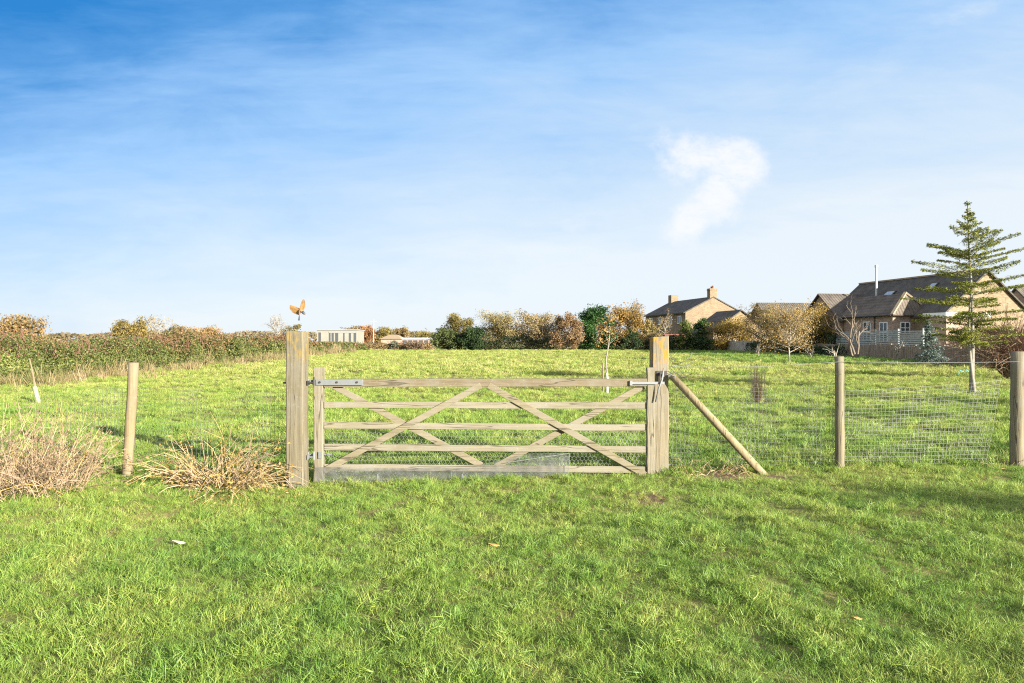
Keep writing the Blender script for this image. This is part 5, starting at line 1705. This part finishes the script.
# body: one continuous skin from tail root to beak
ctr = np.array([(-0.4, 0.3, -4.5), (-0.1, 0.2, -2.5), (0.2, 0.0, 0.3), (1.3, -0.3, 0.9), (2.9, -0.6, -0.6), (4.3, -0.8, -2.2), (5.4, -1.0, -3.0), (6.1, -1.1, -3.3)]) * px1
rad = np.array([0.5, 1.0, 1.75, 1.85, 1.5, 1.15, 0.9, 0.15]) * px1
mb = MB(); mb.tube(ctr, rad, 10); body = mb.build('body', breast, bird, smooth=True)
sub = body.modifiers.new('smooth', 'SUBSURF'); sub.levels = 1; sub.render_levels = 2
mb = MB(); mb.tube([ctr[4], ctr[5], ctr[6]], [1.55 * px1, 1.3 * px1, 1.05 * px1], 10); mb.build('head_feathers', slate, bird, smooth=True)
mb = MB(); mb.tube([ctr[6], ctr[6] + np.array([1.5, -0.2, -0.1]) * px1], [0.45 * px1, 0.05 * px1], 6); mb.build('beak', M['iron'], bird)


def wing(root_pts, tips_, nm, mat):
    """wing of separate flight feathers fanned from the arm, plus coverts; each feather a thin bowed blade"""
    mb = MB()
    A = np.array(root_pts) * px1; T = np.array(tips_) * px1
    n = 11
    for i in range(n):
        t = i / (n - 1)
        p = A[0] + (A[1] - A[0]) * t
        k = t * (len(T) - 1); j = min(int(k), len(T) - 2)
        e = T[j] + (T[j + 1] - T[j]) * (k - j)
        dirv = e - p; s = np.cross(dirv, np.array([0.15, 1.0, 0.1])); s /= np.linalg.norm(s)
        wd = 1.25 * px1
        m_ = (p + e) / 2 + np.array([0, 0.9 * px1, 0])
        off = np.array([0, 0.10 * px1 * i, 0])
        th = np.array([0, 0.12 * px1, 0])
        ring = [p - s * wd * .6, p + s * wd * .6, m_ + s * wd, e + s * wd * .35, e, e - s * wd * .35, m_ - s * wd]
        f_ = [r_ + off - th for r_ in ring] + [r_ + off + th for r_ in ring]
        mb.add(f_, [tuple(range(7)), tuple(range(13, 6, -1))] + [(q, q + 7, (q + 1) % 7 + 7, (q + 1) % 7) for q in range(7)])
    return mb.build(nm, mat, bird)


w1 = wing([(0.6, 0.4, 1.2), (-0.3, 0.5, -2.4)], [(-10.6, 3.0, 5.8), (-10.9, 3.0, 3.5), (-10.4, 2.8, 1.6), (-7.5, 2.2, -1.6), (-2.0, 1.0, -3.6)], 'wing', brown)
w2 = wing([(1.0, 0.2, -0.5), (2.6, 0.0, 1.0)], [(1.2, -1.2, 4.5), (2.6, -2.0, 9.0), (4.2, -2.2, 11.6), (5.2, -2.0, 10.5), (5.4, -1.6, 7.0)], 'wing', brown)
mb = MB()
for i, s_ in enumerate((-1, 0, 1)):
    p = ctr[0]; e = tail + np.array([0.55 * s_, 0.05, 0]) * px1
    mb.bar(p, e, 0.8 * px1, 0.15 * px1, up=(0, 1, 0))
mb.build('tail', slate, bird)

# ------------------------------------------------------------------ leaf litter on the lawn
def fallen(label, px, py, cols, size, seed, nm='fallen_leaf', cat='leaf'):
    y = 1.65 * F / (py - HZ)
    x = (px - CX) / F * y
    z = gz(x, y) + 0.06
    g = np.random.default_rng(seed)
    n = 9; vs = []
    for i in range(n):
        a = i * 6.283 / n
        rr = size * (1 + 0.25 * math.cos(3 * a) + g.normal(0, .08))
        vs.append((rr * math.cos(a) * 1.25, rr * math.sin(a) * 0.85, 0.25 * size * math.sin(2 * a) + g.normal(0, .06) * size))
    top = [(v[0], v[1], v[2] + 0.002) for v in vs]
    mb = MB(); mb.add(vs + top, [tuple(range(n - 1, -1, -1)), tuple(range(n, 2 * n))] + [(i, (i + 1) % n, n + (i + 1) % n, n + i) for i in range(n)])
    o = mb.build(nm, plain(nm + '_' + str(seed), cols, 0.7, 0.3), None)
    o.location = (x, y, z); o.rotation_euler = (-0.25, 0.1, g.random() * 0.6 - 0.3)
    return tag(o, label, cat)


fallen('whitish dry leaf lying on the lawn below the straw yellow bramble', 178, 538, (0.34, 0.33, 0.28), 0.045, 1)
fallen('orange brown leaf on the lawn in front of the middle of the gate', 492, 549, (0.42, 0.20, 0.06), 0.040, 2)
fallen('dull orange leaf on the grass at the lower right', 855, 627, (0.45, 0.22, 0.07), 0.026, 3)
fallen('small tan leaf by the lower left lawn edge', 286, 488, (0.45, 0.34, 0.18), 0.02, 4)

# ------------------------------------------------------------------ blue twine on the conifer trunk
p = P(967, 371, 22.2)
tw = MB()
tw.tube([(p.x + 0.11 * math.cos(a), 22.3 + 0.11 * math.sin(a) , p.z + 0.02 * math.sin(3 * a)) for a in np.linspace(0, 6.283, 14)], 0.012, 5)
tw.tube([(p.x - 0.1, 22.2, p.z), (p.x - 0.22, 22.18, p.z + 0.02), (p.x - 0.26, 22.2, p.z - 0.08)], 0.014, 5)
tag(tw.build('twine', M['twine']), 'loop of bright blue twine tied round the conifer trunk', 'twine')

# repeats of a kind share a group
for o in list(COL.objects):
    if o.parent is None and not o.get('group'):
        gname = GROUPS.get(o.name.split('.')[0])
        if gname:
            o['group'] = gname
